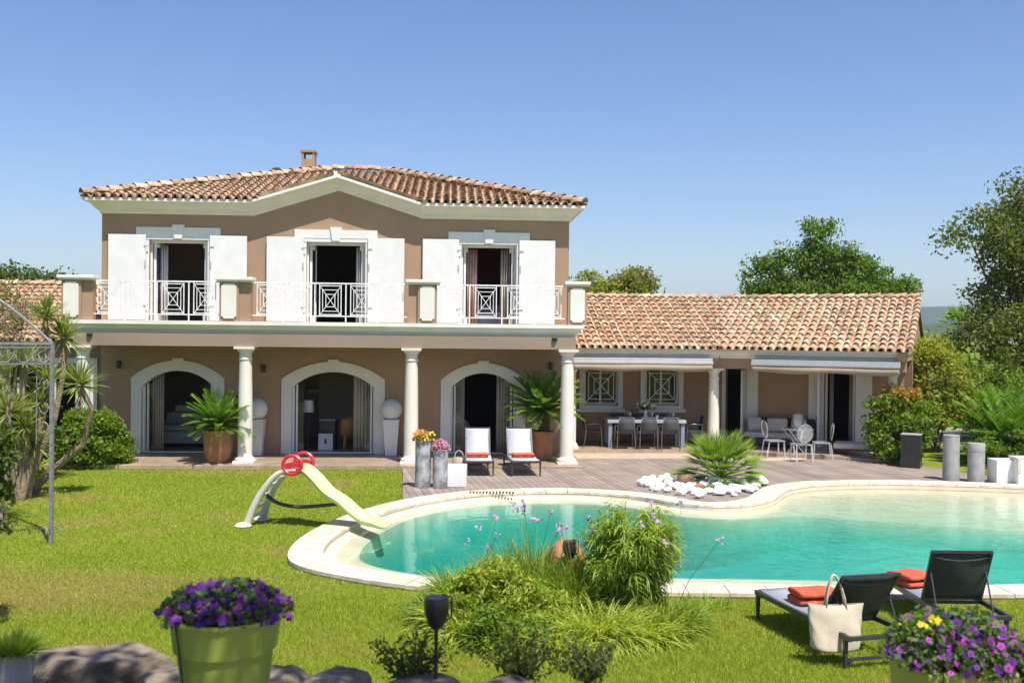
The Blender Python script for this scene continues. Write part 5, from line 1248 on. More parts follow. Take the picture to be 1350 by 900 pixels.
for k, (px, py, rx, ry, D, lb) in enumerate(((12, 372, 26, 14, 58, 'dark rounded tree above the left tiled roof at the left edge'), (62, 372, 32, 9, 64, 'low dark tree behind the left tiled roof next to the house corner'), (-40, 368, 34, 22, 60, 'dark tree just outside the left edge behind the left wing'))):
    tree('background_tree', lb, D, [(px, py, rx, ry), (px+10, py+20, rx*.8, 24)], 'lf_oak', .28, 70, 60, .9, px, .25, .6, 10, group='dark trees behind the left wing')
for px, py, rx, ry, D, lf, lb in ((1225, 470, 34, 30, 47, 'lf_yellow', 'yellow green tree beside the gable below the far hill'), (1300, 505, 44, 36, 42, 'lf_green', 'bright green bushy tree behind the tall cycad'), (1262, 505, 24, 30, 52, 'lf_tree', 'mid green tree between the flowering shrub and the driveway bend'),
                                  (1365, 520, 50, 50, 45, 'lf_tree', 'mid green tree beyond the cycad at the right edge'), (1440, 480, 60, 80, 44, 'lf_oak', 'dark green tree just past the right edge of the photo'), (1180, 470, 40, 24, 60, 'lf_tree', 'green tree hidden behind the gable end of the wing')):
    tree('garden_tree', lb, D, [(px, py, rx, ry), (px-12, py+26, rx*.8, ry*.8), (px+14, py+24, rx*.8, ry*.9)], lf, .2, 110, 65, .75, px, .16, .3, 14, group='garden trees beyond the driveway')
# ---- shrubs
shrub('flowering_shrub', 'rounded green shrub with an orange flowered top at the right end of the porch', 'shrub', 28.0, [(1182, 572, 38, 32), (1170, 545, 26, 26), (1200, 548, 30, 28), (1180, 590, 30, 16), (1216, 568, 14, 20)], 'lf_green', .115, 150, 62, .30, .6, 7,
      extra=[('lf_red', [(1184, 522, 26, 11), (1172, 532, 16, 8), (1195, 535, 14, 8)], 'f', 30, 45), ('fl_white', [(1172, 606, 14, 8)], 'p', 6, 14)])
shrub('large_shrub', 'large pale yellow green shrub arching out past the corner of the wing', 'shrub', 31, [(1235, 500, 40, 38), (1215, 470, 24, 20), (1258, 528, 24, 26), (1226, 540, 34, 22), (1240, 470, 18, 14)], 'lf_yellow', .13, 170, 60, .38, .5, 8, extra=[('lf_dry', [(1240, 505, 40, 36)], 'f', 40, 40)])
shrub('ball_shrub', 'dense round bright green shrub at the left foot of the porch', 'shrub', 25.6, [(122, 582, 47, 38), (108, 592, 36, 26), (142, 594, 32, 24), (118, 560, 28, 22)], 'lf_green', .10, 200, 80, .24, .6, 5)
shrub('dark_shrub', 'dark shrub in the shade behind the yuccas at the left edge', 'shrub', 24, [(12, 560, 40, 40), (45, 585, 26, 22), (-40, 550, 50, 60)], 'lf_oak', .14, 110, 60, .34, .6, 6)
shrub('leaning_shrub', 'dark blurred shrub close by, cut by the left edge of the photo', 'shrub', 11.5, [(-14, 590, 32, 26), (-24, 640, 34, 30), (10, 578, 14, 10), (-6, 690, 14, 8)], 'lf_oak', .10, 46, 55, .15, .45, 0)
shrub('driveway_hedge', 'low green hedge along the far side of the driveway', 'hedge', 34.5, [(1230, 553, 30, 12), (1275, 556, 30, 12), (1330, 558, 40, 14), (1400, 560, 50, 16)], 'lf_green', .12, 100, 60, .3, .5, 5)
shrub('lawn_edge_shrub', 'dark green bush under the tall cycad behind the grey cylinders', 'shrub', 27.5, [(1300, 590, 26, 14), (1335, 590, 34, 22), (1380, 590, 40, 24)], 'lf_tree', .12, 70, 60, .25, .5, 4)
# ---- cycads
def cycad(name, label, loc, R, nf, th, tr, pot=None, cat='cycad', group=None, up=.62, zs=1.0):
    t = thing(name, label, cat, loc, 0, group); z0 = 0
    if pot:
        pr, ph, prof = pot; m = MB()
        if prof == 'urn': m.lathe([(pr*.62, 0), (pr*.80, .10*ph), (pr*.93, .4*ph), (pr*.98, .78*ph), (pr*.96, .9*ph), (pr*1.06, .915*ph), (pr*1.06, ph), (pr*.93, ph), (pr*.9, ph*.9)], 32)
        else: m.lathe([(pr*.72, 0), (pr*.76, .02), (pr*.90, .80*ph), (pr*.92, .84*ph), (pr*1.0, .86*ph), (pr*1.02, ph), (pr*.92, ph), (pr*.9, ph*.92)], 32)
        m.build('pot', 'terracotta', t, smooth=True); m = MB(); m.lathe([(pr*.9, ph*.90), (pr*.9, ph*.93)], 20); m.build('soil', 'soil', t); z0 = ph*.92
    m = MB(); prof = []; k = 10
    for i in range(k+1): prof += [(tr*(1+.10*(i % 2)), z0+th*i/k)]
    m.lathe(prof+[(tr*.5, z0+th+.06)], 14); m.build('trunk', 'palmtrunk', t)
    zc = z0+th+.03; rach = MB(); sets = []; B = []; Dv = []; Ln = []
    for i in range(nf):
        f = i/nf; az = i*2.39996+rng.uniform(-.15, .15); el = (1.32-f*1.40)+rng.uniform(-.08, .08); L = R*(.80+.25*math.sin(math.pi*min(1, f+.25)))*rng.uniform(.92, 1.06)
        d = np.array([math.cos(az)*math.cos(el), math.sin(az)*math.cos(el), math.sin(el)]); P = []
        drop = .14+.20*f
        for q in range(9):
            s = q/8; P.append(np.array([0, 0, zc])+d*L*s-np.array([0, 0, 1])*drop*L*s*s)
        rach.tube([tuple(p) for p in P], [.012-.001*q for q in range(9)], 4, cap=False)
        nl = 44
        for q in range(nl):
            s = .10+.89*q/nl; j = s*8; a = int(min(j, 7)); p = P[a]*(1-(j-a))+P[a+1]*(j-a); tg = unit(P[a+1]-P[a]); sd = unit(np.cross(tg, np.array([0, 0, 1.0]))+1e-6); upv = np.cross(sd, tg)
            ll = R*.165*math.sin(math.pi*(.12+.80*s))**.6
            for sg in (-1, 1): B.append(p); Dv.append(unit(sd*sg*.72+tg*.70+upv*.35)); Ln.append(ll)
    rach.build('fronds', 'lf_cycad', t); B = np.array(B); Dv = np.array(Dv); Ln = np.array(Ln)
    bladesmesh('leaflets', [blades(B, Dv, Ln, .017*max(1, R/.9), np.full(len(B), .12), 2)], 'lf_cycad', t); return t
p = G(287, 609, FL); cycad('potted_cycad', 'cycad in a terracotta jar in front of the left arch', (p.x, p.y+.05, FL), 1.18, 64, .12, .13, (.38, .82, 'urn'), group='potted cycads on the porch edge')
p = G(715.5, 608, .05); cycad('potted_cycad', 'taller trunked cycad in a terracotta pot beside the right arch', (p.x, p.y-.05, .05), 1.38, 76, .52, .17, (.30, .82, 'pot'), group='potted cycads on the porch edge')
p = G(1336, 612, 0); cycad('tall_cycad', 'large dark cycad behind the white cubes at the right edge', (p.x, p.y+.4, 0), 2.2, 64, .35, .2)
# ---- fan palm and other spiky heads
def fanleaf(B, Dv, Ln, c, d, R, n=22, spread=2.3):
    d = unit(np.array(d, float)); up = np.array([0, 0, 1.0]); s = unit(np.cross(d, up)); nrm = np.cross(s, d)
    for i in range(n):
        a = (i/(n-1)-.5)*spread; v = d*math.cos(a)+s*math.sin(a)+nrm*.10; B.append(c); Dv.append(unit(v)); Ln.append(R*(1-.18*abs(a)/1.2)*rng.uniform(.92, 1.05))
def fanpalm(name, label, loc, R, nl, th, tr, leaf='lf_fan', pet=.7, low=-.15, cat='palm'):
    t = thing(name, label, cat, loc); m = MB(); m.tube([(0, 0, 0), (.02, 0, th*.5), (0, 0, th)], [tr*1.2, tr, tr], 9); m.build('trunk', 'palmtrunk', t)
    B = []; Dv = []; Ln = []; pm2 = MB()
    for i in range(nl):
        az = i*2.39996; el = 1.35-(1.35-low)*(i/nl)+rng.uniform(-.1, .1); d = np.array([math.cos(az)*math.cos(el), math.sin(az)*math.cos(el), math.sin(el)]); c = np.array([0, 0, th])+d*R*pet*rng.uniform(.8, 1.1)
        pm2.tube([(0, 0, th), tuple(c)], .010, 4); fanleaf(B, Dv, Ln, c, d-np.array([0, 0, .15]), R*.62)
    pm2.build('petioles', leaf, t); bladesmesh('leaves', [blades(np.array(B), np.array(Dv), np.array(Ln), .030*R, np.full(len(B), .12), 3)], leaf, t); return t
p = G(956, 640, .05); fanpalm('fan_palm', 'low bushy fan palm growing among white cobbles behind the pool', (p.x, p.y+.5, .05), 1.0, 70, .12, .14)
p = W(1262, 450, 58); fanpalm('distant_palm', 'distant palm showing its crown below the hills near the right edge', (p.x, p.y, 0), 1.5, 30, 3.9, .22, 'lf_fan', .6, -.5)
def spikyhead(B, Dv, Ln, Dr, c, n, R, low=-.5):
    u = rng.uniform(0, 1, n); el = low+(1.5-low)*u**.8; az = rng.uniform(0, 2*np.pi, n); d = np.stack([np.cos(az)*np.cos(el), np.sin(az)*np.cos(el), np.sin(el)], 1)
    B.append(np.tile(c, (n, 1))+d*.05); Dv.append(d); Ln.append(R*rng.uniform(.75, 1.1, n)); Dr.append(rng.uniform(0, .22, n))
def yucca(label, D, heads, base_px, bz=0):
    b = W(base_px, 450, D); t = thing('yucca', label, 'yucca', (b.x, b.y, 0), 0, 'yuccas by the gazebo'); off = np.array([b.x, b.y, 0]); B = []; Dv = []; Ln = []; Dr = []; DB = []; DD = []; DL = []; DDr = []; m = MB()
    for (px, py, r, dd, bend) in heads:
        c = np.array(W(px, py, D+dd))-off; R = r*(D+dd)/1350; spikyhead(B, Dv, Ln, Dr, c, 150, R*1.08)
        mid = np.array([c[0]*.35+bend, c[1]*.4, c[2]*.45]); P = [(0, 0, 0), tuple(mid*.5+np.array([0, 0, .05])), tuple(mid), tuple(mid*.4+c*.6+np.array([bend*.3, 0, 0])), tuple(c)]
        m.tube(P, [.09, .075, .065, .055, .05], 8)
        n = 46; az = rng.uniform(0, 2*np.pi, n); d = np.stack([np.cos(az)*.45, np.sin(az)*.45, -np.ones(n)], 1); DB.append(np.tile(c, (n, 1))-np.array([0, 0, 1])*rng.uniform(0, .25, (n, 1))); DD.append(unit(d)); DL.append(R*rng.uniform(.45, .8, n)); DDr.append(np.full(n, .1))
    m.build('trunk', 'barkpale', t); cc = np.concatenate
    bladesmesh('leaves', [blades(cc(B), cc(Dv), cc(Ln), .046, cc(Dr), 3)], 'lf_yucca', t); bladesmesh('dead_leaves', [blades(cc(DB), cc(DD), cc(DL), .03, cc(DDr), 2)], 'lf_dead', t)
yucca('tall yucca with two spiky heads rising above the gazebo roof band', 22.5, [(60, 418, 34, 0, .2), (84, 446, 36, .3, .3)], 38)
yucca('yucca bending out to the right with one head in front of the end column', 21.5, [(106, 508, 36, -.4, .75)], 40)
yucca('yucca with a wide spiky head at the left edge behind the gazebo post', 21, [(16, 500, 40, 0, -.1), (-12, 470, 36, .3, -.2)], 8)
yucca('bushy young yucca filling the space under the gazebo roof band', 20.5, [(32, 478, 32, .2, 0), (64, 502, 28, .4, .1), (12, 545, 34, -.3, -.1), (46, 588, 30, .2, 0)], 28)
yucca('short yucca with small heads low beside the gazebo post', 20.8, [(54, 530, 25, 0, .1), (34, 562, 25, -.5, .0)], 36)
# ---- blade clumps
def clump(name, label, loc, n, L, width, mat, elr=(.5, 1.45), droop=(.25, .6), spread=.25, cat='plant', group=None, stalks=0, sh=1.0, sc_=None):
    t = thing(name, label, cat, loc, 0, group); az = rng.uniform(0, 2*np.pi, n); el = rng.uniform(*elr, n); d = np.stack([np.cos(az)*np.cos(el), np.sin(az)*np.cos(el), np.sin(el)], 1)
    rr = rng.uniform(0, 1, n)**.5*spread; ba = az+rng.normal(size=n)*.9; b = np.stack([np.cos(ba)*rr, np.sin(ba)*rr, np.zeros(n)], 1)
    bladesmesh('leaves', [blades(b, d, L*rng.uniform(.6, 1.1, n), width, rng.uniform(*droop, n), 5)], mat, t)
    if stalks:
        m = MB(); C = []
        for i in range(stalks):
            a = rng.uniform(0, 2*np.pi); q = rng.uniform(.1, .6); h = sh*rng.uniform(.75, 1.1); e = (math.cos(a)*q, math.sin(a)*q, h); m.tube([(0, 0, .05), (e[0]*.4, e[1]*.4, h*.55), e], .004, 4); C.append(np.array(e)+rng.normal(size=(7, 3))*.022)
        m.build('flower_stalks', 'lf_grass', t); flowers('flowers', np.concatenate(C), .020, 'fl_lilac', t)
    return t
gb = 'strap leaved plants in the poolside bed'
def at(px, D): q = W(px, 450, D); return (q.x, q.y, 0)
clump('agapanthus', 'arching green clump at the left end of the poolside bed', at(628, 12.6), 1600, .98, .020, 'lf_grass', (.55, 1.4), (.3, .6), .34, group=gb, stalks=5, sh=1.05)
clump('agapanthus', 'tall dark green clump with lilac flower stalks left of the terracotta jar', at(708, 13.0), 1700, 1.22, .019, 'lf_grass', (.6, 1.5), (.2, .5), .34, group=gb, stalks=9, sh=1.35)
clump('agapanthus', 'green clump in front of the terracotta jar beside the bamboo', at(765, 12.5), 1600, 1.10, .019, 'lf_grass', (.6, 1.45), (.25, .5), .30, group=gb, stalks=6, sh=1.1)
clump('day_lily', 'yellow lime day lily in the middle of the poolside bed', at(700, 12.0), 1300, .74, .024, 'lf_lime', (.45, 1.35), (.35, .7), .36, group=gb)
clump('day_lily', 'light green fan of arching blades at the front right of the poolside bed', at(790, 11.6), 1500, .84, .024, 'lf_lime', (.35, 1.3), (.35, .65), .34, group=gb)
clump('day_lily', 'bright arching blades under the lamp at the front left of the poolside bed', at(628, 11.9), 1300, .76, .022, 'lf_lime', (.4, 1.3), (.35, .7), .36, group=gb)
clump('agapanthus', 'grassy clump at the right foot of the bamboo', at(886, 12.0), 900, .72, .018, 'lf_grass', (.5, 1.4), (.3, .6), .26, group=gb, stalks=7, sh=1.35)
clump('edging_grass', 'low grassy tuft growing against the near pool coping right of the bamboo', at(940, 13.0), 120, .30, .014, 'lf_grass', (.4, 1.3), (.2, .5), .22)
clump('strap_plant', 'low strap leaved plant behind the stone edging at the left edge', G(8, 640, 0)[:2]+(0,) if False else tuple(G(8, 640, 0)), 420, .62, .03, 'lf_grass', (.4, 1.4), (.2, .6), .5)
clump('strap_plant', 'small strap leaved plant right of its twin behind the stone edging', tuple(G(38, 638, 0)), 260, .50, .03, 'lf_grass', (.4, 1.4), (.2, .6), .3)
clump('agapanthus', 'low arching clump at the far left front of the poolside bed', at(598, 12.2), 1000, .66, .020, 'lf_grass', (.4, 1.35), (.3, .65), .32, group=gb)
clump('day_lily', 'lime blades spilling onto the lawn at the front centre of the poolside bed', at(735, 11.25), 1200, .66, .022, 'lf_lime', (.35, 1.3), (.35, .7), .36, group=gb)
clump('agapanthus', 'mid green clump at the front left centre of the poolside bed', at(675, 11.35), 1100, .62, .020, 'lf_grass', (.4, 1.3), (.35, .65), .34, group=gb)
clump('day_lily', 'pale arching blades under the front of the bamboo', at(848, 11.7), 900, .66, .022, 'lf_lime', (.35, 1.3), (.3, .65), .30, group=gb)
clump('agapanthus', 'tall dark clump between the jar and the bamboo', at(800, 12.75), 1100, 1.10, .019, 'lf_grass', (.8, 1.5), (.15, .45), .25, group=gb)
# bamboo
bl = at(842, 12.35); t = thing('bamboo', 'dense clump of bright green dwarf bamboo between the pool and the camera', 'bamboo', bl)
m = MB(); tips = []
for i in range(75):
    a = rng.uniform(0, 2*np.pi); q = rng.uniform(0, .25); e = rng.uniform(.05, .55); h = rng.uniform(1.0, 1.68)*(1-.35*e/.55); P = [(q*math.cos(a), q*math.sin(a), 0), ((q+e*.35)*math.cos(a), (q+e*.35)*math.sin(a), h*.6), ((q+e)*math.cos(a), (q+e)*math.sin(a), h)]
    m.tube(P, [.008, .006, .003], 4); tips.append([np.array(x) for x in P])
m.build('canes', 'lf_bamboo', t)
B = []
for P in tips:
    for k in range(125):
        s = rng.uniform(.12, 1)**.8; p = P[1]*(1-(s-.5)*2)+P[2]*(s-.5)*2 if s > .5 else P[0]*(1-s*2)+P[1]*s*2; B.append(p+rng.normal(size=3)*.045)
B = np.array(B); d = rng.normal(size=B.shape); d[:, :2] += unit(B[:, :2])*.8; d[:, 2] = d[:, 2]*.5+.1; d = unit(d)
bladesmesh('leaves', [blades(B, d, rng.uniform(.09, .19, len(B)), .023, rng.uniform(.2, .7, len(B)), 3)], 'lf_bamboo', t)
shrub('bed_shrub', 'low dark leaved bush at the front of the poolside bed', 'shrub', 11.2, [(665, 838, 50, 22), (720, 845, 36, 18), (640, 815, 26, 16)], 'lf_green', .055, 90, 70, .12, .55, 6)
shrub('lime_shrub', 'leafy yellow green bush at the left of the poolside bed behind the near lamp', 'shrub', 12.0, [(628, 785, 42, 32), (596, 805, 24, 24), (655, 762, 30, 22)], 'lf_limeleaf', .075, 110, 80, .14, .32, 6)
shrub('lime_shrub', 'leafy yellow green bush in the middle of the poolside bed below the jar', 'shrub', 11.8, [(712, 812, 46, 30), (690, 790, 30, 22)], 'lf_limeleaf', .075, 90, 80, .14, .32, 6)
# ---- terracotta jar and spot lamp by the pool
q = at(750, 13.25); o = (MB().lathe([(.10, 0), (.17, .12), (.235, .34), (.25, .52), (.246, .54), (.24, .62), (.232, .635), (.21, .71), (.20, .725), (.15, .79), (.08, .835), (.0, .845)], 30)).build('terracotta_jar', 'terracotta', smooth=True); o.location = (q[0], q[1], -.04); tag(o, 'round terracotta jar half hidden in the plants by the pool', 'jar')
def lampstake(label, loc, h, r, hh):
    t = thing('garden_lamp', label, 'lamp', loc, 0, 'black garden spike lamps'); m = MB(); m.tube([(0, 0, 0), (0, 0, h)], r*.16, 8); m.build('stake', 'black', t)
    m = MB(); m.lathe([(r*.25, h), (r*.6, h+hh*.12), (r*.98, h+hh*.5), (r, h+hh*.85), (r*.9, h+hh)], 20); m.build('lamp_head', 'black', t, smooth=True)
    m = MB(); m.tube([(r*.5, 0, h+hh*.2), (r*1.2, 0, h+hh*.4), (r*1.2, 0, h+hh*1.0), (r*.4, 0, h+hh*1.08)], r*.08, 6); m.build('bracket', 'black', t)
q = at(754, 12.85); lampstake('small black spike lamp in front of the terracotta jar', q, .62, .09, .24)
q = W(575, 850, 5.35); lampstake('black spike lamp standing close to the camera on the planted bank', (q.x, q.y, 1.48), .42, .066, .17)
# ---- rocks
def rock(label, loc, r, seed, mat='rock', name='boulder', group='rough boulders along the top of the bank', cat='rock'):
    rr = random.Random(seed); m = MB(); m.ball((0, 0, 0), 1, 22, 16); pl = []
    for _ in range(30):
        d = Vector((rr.gauss(0, 1), rr.gauss(0, 1), rr.gauss(0, 1))).normalized(); pl.append((d, rr.uniform(.66, .95)))
    vs = []
    if group and 'bank' in group: pl += [(Vector((rr.uniform(-.12, .12), rr.uniform(-.1, .1), 1)).normalized(), .62), (Vector((0, 0, -1)), .5)]
    for v in m.v:
        v = Vector(v)
        for d, h in pl:
            e = v.dot(d)-h
            if e > 0: v -= d*e
        v *= 1+.03*math.sin(v.x*9+seed)*math.sin(v.y*11)+.02*math.sin(v.z*19+v.x*13); vs.append((v.x*r[0], v.y*r[1], v.z*r[2]))
    m.v = vs; o = m.build(name, mat, smooth=False); o.location = loc; o.rotation_euler = (0, 0, rr.uniform(-.25, .25)); return tag(o, label, cat, group)
def brock(px, ytop, wpx, D, hz, seed, label):
    p = W(px, ytop, D); rx = wpx/2*D/1350*1.18; rock(label, (p.x, p.y, p.z-hz*.78-.055), (rx, .32, hz*1.3), seed)
brock(135, 846, 195, 5.5, .22, 3, 'long flat boulder left of the green petunia pot'); brock(236, 866, 90, 5.35, .16, 5, 'small boulder right behind the left side of the petunia pot'); brock(362, 873, 90, 5.4, .15, 8, 'brownish boulder right of the green petunia pot')
brock(447, 876, 110, 5.35, .16, 11, 'flat grey boulder left of the near black lamp'); brock(560, 882, 120, 5.35, .15, 14, 'dark boulder at the foot of the near black lamp'); brock(665, 890, 110, 5.3, .14, 17, 'low boulder under the twiggy bush right of the near black lamp')
brock(12, 884, 100, 5.2, .14, 21, 'low dark boulder at the bottom left corner')
for k, (px, y, r_, lb) in enumerate(((6, 655, .22, 'pale edging stone at the left edge of the lawn'), (32, 653, .20, 'pale edging stone between two others by the strap leaved plants'), (52, 650, .17, 'rightmost pale edging stone in front of the strap leaved plants'))):
    p = G(px, y, 0); rock(lb, (p.x, p.y, .04), (r_, .14, .10), 30+k, 'brownrock', 'edging_stone', 'edging stones of the yucca bed')
first = None; gcb = 'white cobbles around the fan palm'; r = random.Random(5)
protos = []
for k in range(4):
    o = rock('white cobble in the bed around the fan palm', (0, 0, 0), (.13, .10, .07), 50+k, 'whiterock', 'white_cobble', gcb, 'cobble'); protos.append(o)
cnt = 0; cob_poly = poly_px([(836, 640), (850, 630), (900, 633), (950, 634), (1004, 632), (1010, 638), (985, 653), (930, 657), (870, 648)], .05)
xs_ = [q[0] for q in cob_poly]; ys_ = [q[1] for q in cob_poly]; pts_ = []
while cnt < 95:
    x, y = r.uniform(min(xs_), max(xs_)), r.uniform(min(ys_), max(ys_))
    if not inpoly(np.array([[x, y]]), cob_poly)[0]: continue
    if any((x-a)**2+(y-b_)**2 < .018 for a, b_ in pts_) and r.random() < .97: continue
    pts_.append((x, y))
    if cnt < 4: o = protos[cnt]
    else: o = protos[cnt % 4].copy(); col.objects.link(o)
    s = r.uniform(.75, 1.45); o.location = (x, y, .045+.055*s); o.scale = (s, s, s); o.rotation_euler = (0, 0, r.uniform(0, 6)); cnt += 1
p = G(905, 640, .05); rock('rusty brown boulder left of the fan palm', (p.x, p.y, .14), (.26, .2, .20), 71, 'brownrock', 'boulder', None); p = G(922, 648, .05); rock('smaller brown boulder in front of the fan palm', (p.x, p.y, .10), (.20, .16, .13), 77, 'brownrock', 'boulder', None)
# ---- flower pots close to the camera
q = W(298, 806, 4.6); pt = thing('petunia_pot', 'round lime green pot of violet petunias on the bank in the foreground', 'flower pot', (q.x, q.y, 1.56))
H_ = q.z-1.56; m = MB(); R1 = .252; m.lathe([(R1*.62, 0), (R1*.64, .01), (R1*.84, H_-.16), (R1*.90, H_-.155), (R1*.97, H_-.02), (R1*1.02, H_-.015), (R1*1.02, H_), (R1*.95, H_), (R1*.9, H_-.06)], 40); m.build('pot', 'lime', pt, smooth=True)
m = MB(); m.lathe([(R1*.9, H_-.06), (R1*.9, H_-.04)], 24); m.build('soil', 'soil', pt)
m = MB(); a = R_(-128); m.tube([(R1*.7*math.cos(a), R1*.7*math.sin(a), H_+.02), (R1*1.04*math.cos(a), R1*1.04*math.sin(a), H_+.005), (R1*.93*math.cos(a), R1*.93*math.sin(a), H_-.17), (R1*.70*math.cos(a), R1*.70*math.sin(a), 0)], .005, 6); m.build('drip_tube', 'black', pt)
def blob(n, rx, ry, h, c): 
    d = unit(rng.normal(size=(n, 3))); d[:, 2] = np.abs(d[:, 2]); return d*rng.uniform(.35, 1, size=(n, 1))*np.array([rx, ry, h])+np.array(c)
C = blob(3000, .30, .25, .145, (0, 0, H_-.01)); C[:, 2] += .025*np.sin(C[:, 0]*23)*np.cos(C[:, 1]*19); npmesh('foliage', leafquads(C, .034, .6), 4, 'lf_pet', pt)
def surfpts(n, rx, ry, h, c):
    d = unit(rng.normal(size=(n, 3))); d[:, 2] = np.abs(d[:, 2]); d[:, 1] -= .3; d = unit(d); return d*rng.uniform(.86, 1.06, size=(n, 1))*np.array([rx, ry, h])+np.array(c)
flowers('flowers', surfpts(110, .29, .25, .14, (0, 0, H_-.01)), .020, 'fl_purple', pt, eye='fl_dark'); flowers('dark_flowers', surfpts(95, .29, .25, .14, (0, 0, H_-.01)), .019, 'fl_dark', pt, eye='fl_purple')
q = W(1254, 868, 4.7); sq = thing('square_planter', 'square lime green planter overflowing with violet and yellow flowers, bottom right', 'planter', (q.x, q.y, 1.56), R_(4))
H_ = q.z-1.56; m = MB(); m.box(-.21, .21, -.21, .21, 0, H_, taper=.86); m.build('box', 'lime', sq, bevel=.012); m = MB(); m.box(-.19, .19, -.19, .19, H_+.002, H_+.01); m.build('soil', 'soil', sq)
for s in (-.15, .145):
    m = MB(); m.tube([(s, -.12, H_+.03), (s, -.222, H_+.01), (s, -.218, H_-.15), (s*.98, -.21, H_-.3)], .004, 5); m.build('drip_tube', 'black', sq)
C = blob(4200, .35, .30, .225, (.02, 0, H_-.0)); C[:, 2] += .03*np.sin(C[:, 0]*17)*np.cos(C[:, 1]*15); side = blob(700, .12, .16, .20, (.30, -.06, H_-.12)); npmesh('foliage', leafquads(np.concatenate([C, side]), .036, .6), 4, 'lf_pet', sq)
flowers('purple_flowers', np.concatenate([surfpts(150, .34, .29, .21, (.02, 0, H_)), surfpts(60, .14, .18, .2, (.31, -.05, H_-.12))]), .020, 'fl_purple', sq, eye='fl_dark'); flowers('magenta_flowers', surfpts(60, .33, .29, .21, (.03, 0, H_)), .019, 'fl_magenta', sq, eye='fl_purple')
flowers('yellow_flowers', surfpts(15, .10, .10, .08, (-.13, 0, H_+.14)), .019, 'fl_yellow', sq); npmesh('yellow_flower_leaves', leafquads(blob(340, .11, .1, .13, (-.14, 0, H_+.10)), .034, .6), 4, 'lf_green', sq)
q = W(18, 858, 5.1); hp_ = thing('herb_pot', 'small pale pot of feathery green herbs at the bottom left corner', 'flower pot', (q.x, q.y, 1.57))
H_ = q.z-1.57; m = MB(); m.lathe([(.075, 0), (.105, H_), (.095, H_), (.09, H_-.03)], 24); m.build('pot', 'concrete', hp_, smooth=True)
n = 700; az = rng.uniform(0, 2*np.pi, n); el = rng.uniform(.3, 1.5, n); bladesmesh('foliage', [blades(np.stack([np.cos(az)*.05, np.sin(az)*.05, np.full(n, H_-.02)], 1), np.stack([np.cos(az)*np.cos(el), np.sin(az)*np.cos(el), np.sin(el)], 1), rng.uniform(.08, .2, n), .009, rng.uniform(.1, .4, n), 3)], 'lf_grass', hp_)
# twiggy bush on the bank; its dark leaf colour stands in for shade
for k, (px, D, w_, h_, lb) in enumerate(((545, 5.5, .28, .36, 'twiggy sprigs with shade painted into their leaves around the near black lamp'), (690, 5.6, .36, .34, 'twiggy bush with shade painted into its leaves on the bank below the poolside bed'), (775, 5.7, .26, .26, 'thin sprigs with shade painted into their leaves at the right end of the bank bushes'))):
    q = W(px, 880, D); t = thing('bank_bush', lb, 'shrub', (q.x, q.y, 1.5), 0, 'dark bushes on the bank'); m = MB(); C = []
    for i in range(38):
        a = rng.uniform(0, 2*np.pi); e = rng.uniform(.1, 1)*w_; h = rng.uniform(.5, 1)*h_; P = [np.zeros(3), np.array([e*.4*math.cos(a), e*.4*math.sin(a), h*.55]), np.array([e*math.cos(a), e*math.sin(a)*.7, h])]; m.tube([tuple(x) for x in P], [.004, .003, .0015], 4)
        for s in rng.uniform(.2, 1, 34): C.append((P[0]*(1-s)**2+2*P[1]*s*(1-s)+P[2]*s*s)+rng.normal(size=3)*.018)
    m.build('twigs', 'bark', t); npmesh('foliage', leafquads(np.array(C), .028, .55), 4, 'lf_oak', t)
# ---- iron gazebo
pA = np.array([-7.36, 16.4]); d1 = np.array([-.707, .707]); d2 = np.array([-.707, -.707]); sd_ = 2.66
gz = thing('iron_gazebo', 'grey wrought iron gazebo with scrollwork band and arched roof at the left edge', 'gazebo', (pA[0], pA[1], 0)); ZT = 3.12
crn = [np.zeros(2), d1*sd_, (d1+d2)*sd_, d2*sd_]
for c in crn:
    m = MB(); m.box(c[0]-.028, c[0]+.028, c[1]-.028, c[1]+.028, 0, ZT+.1); m.build('post', 'iron', gz)
    m = MB()
    for s in (-1, 1):
        for ax in (0, 1):
            P = []
            for i in range(10):
                a_ = i/9*4.2; rr = .09*(1-i/14); P.append((s*(.04+.09-rr*math.cos(a_)) if ax == 0 else 0, s*(.04+.09-rr*math.cos(a_)) if ax else 0, .32+rr*math.sin(a_)))
            m.tube([(c[0]+p[0], c[1]+p[1], p[2]-.12) for p in P], .008, 5)
    m.build('foot_scroll', 'iron', gz)
    cc = (crn[0]+crn[2])/2; P = []
    for i in range(13):
        s = i/12; xy = c*(1-s)+cc*s; P.append((xy[0], xy[1], ZT+.1+1.05*math.sin(s*math.pi/2)))
    m = MB(); m.tube(P, .022, 6); m.build('roof_rib', 'iron', gz)
for i in range(4):
    a_, b_ = crn[i], crn[(i+1) % 4]; m = MB(); P3 = lambda s, z: (a_[0]*(1-s)+b_[0]*s, a_[1]*(1-s)+b_[1]*s, z)
    m.bar(P3(0, ZT+.10), P3(1, ZT+.10), .04); m.bar(P3(0, ZT+.04), P3(1, ZT+.04), .02); m.bar(P3(0, ZT-.22), P3(1, ZT-.22), .022)
    for k in range(9):
        Q_ = []
        for j in range(9): a2 = math.pi*j/8; Q_.append(P3((k+.5)/9-math.cos(a2)*.055, ZT-.02-.18*math.sin(a2)))
        m.tube(Q_, .009, 5)
    m.build('scroll_band', 'iron', gz)
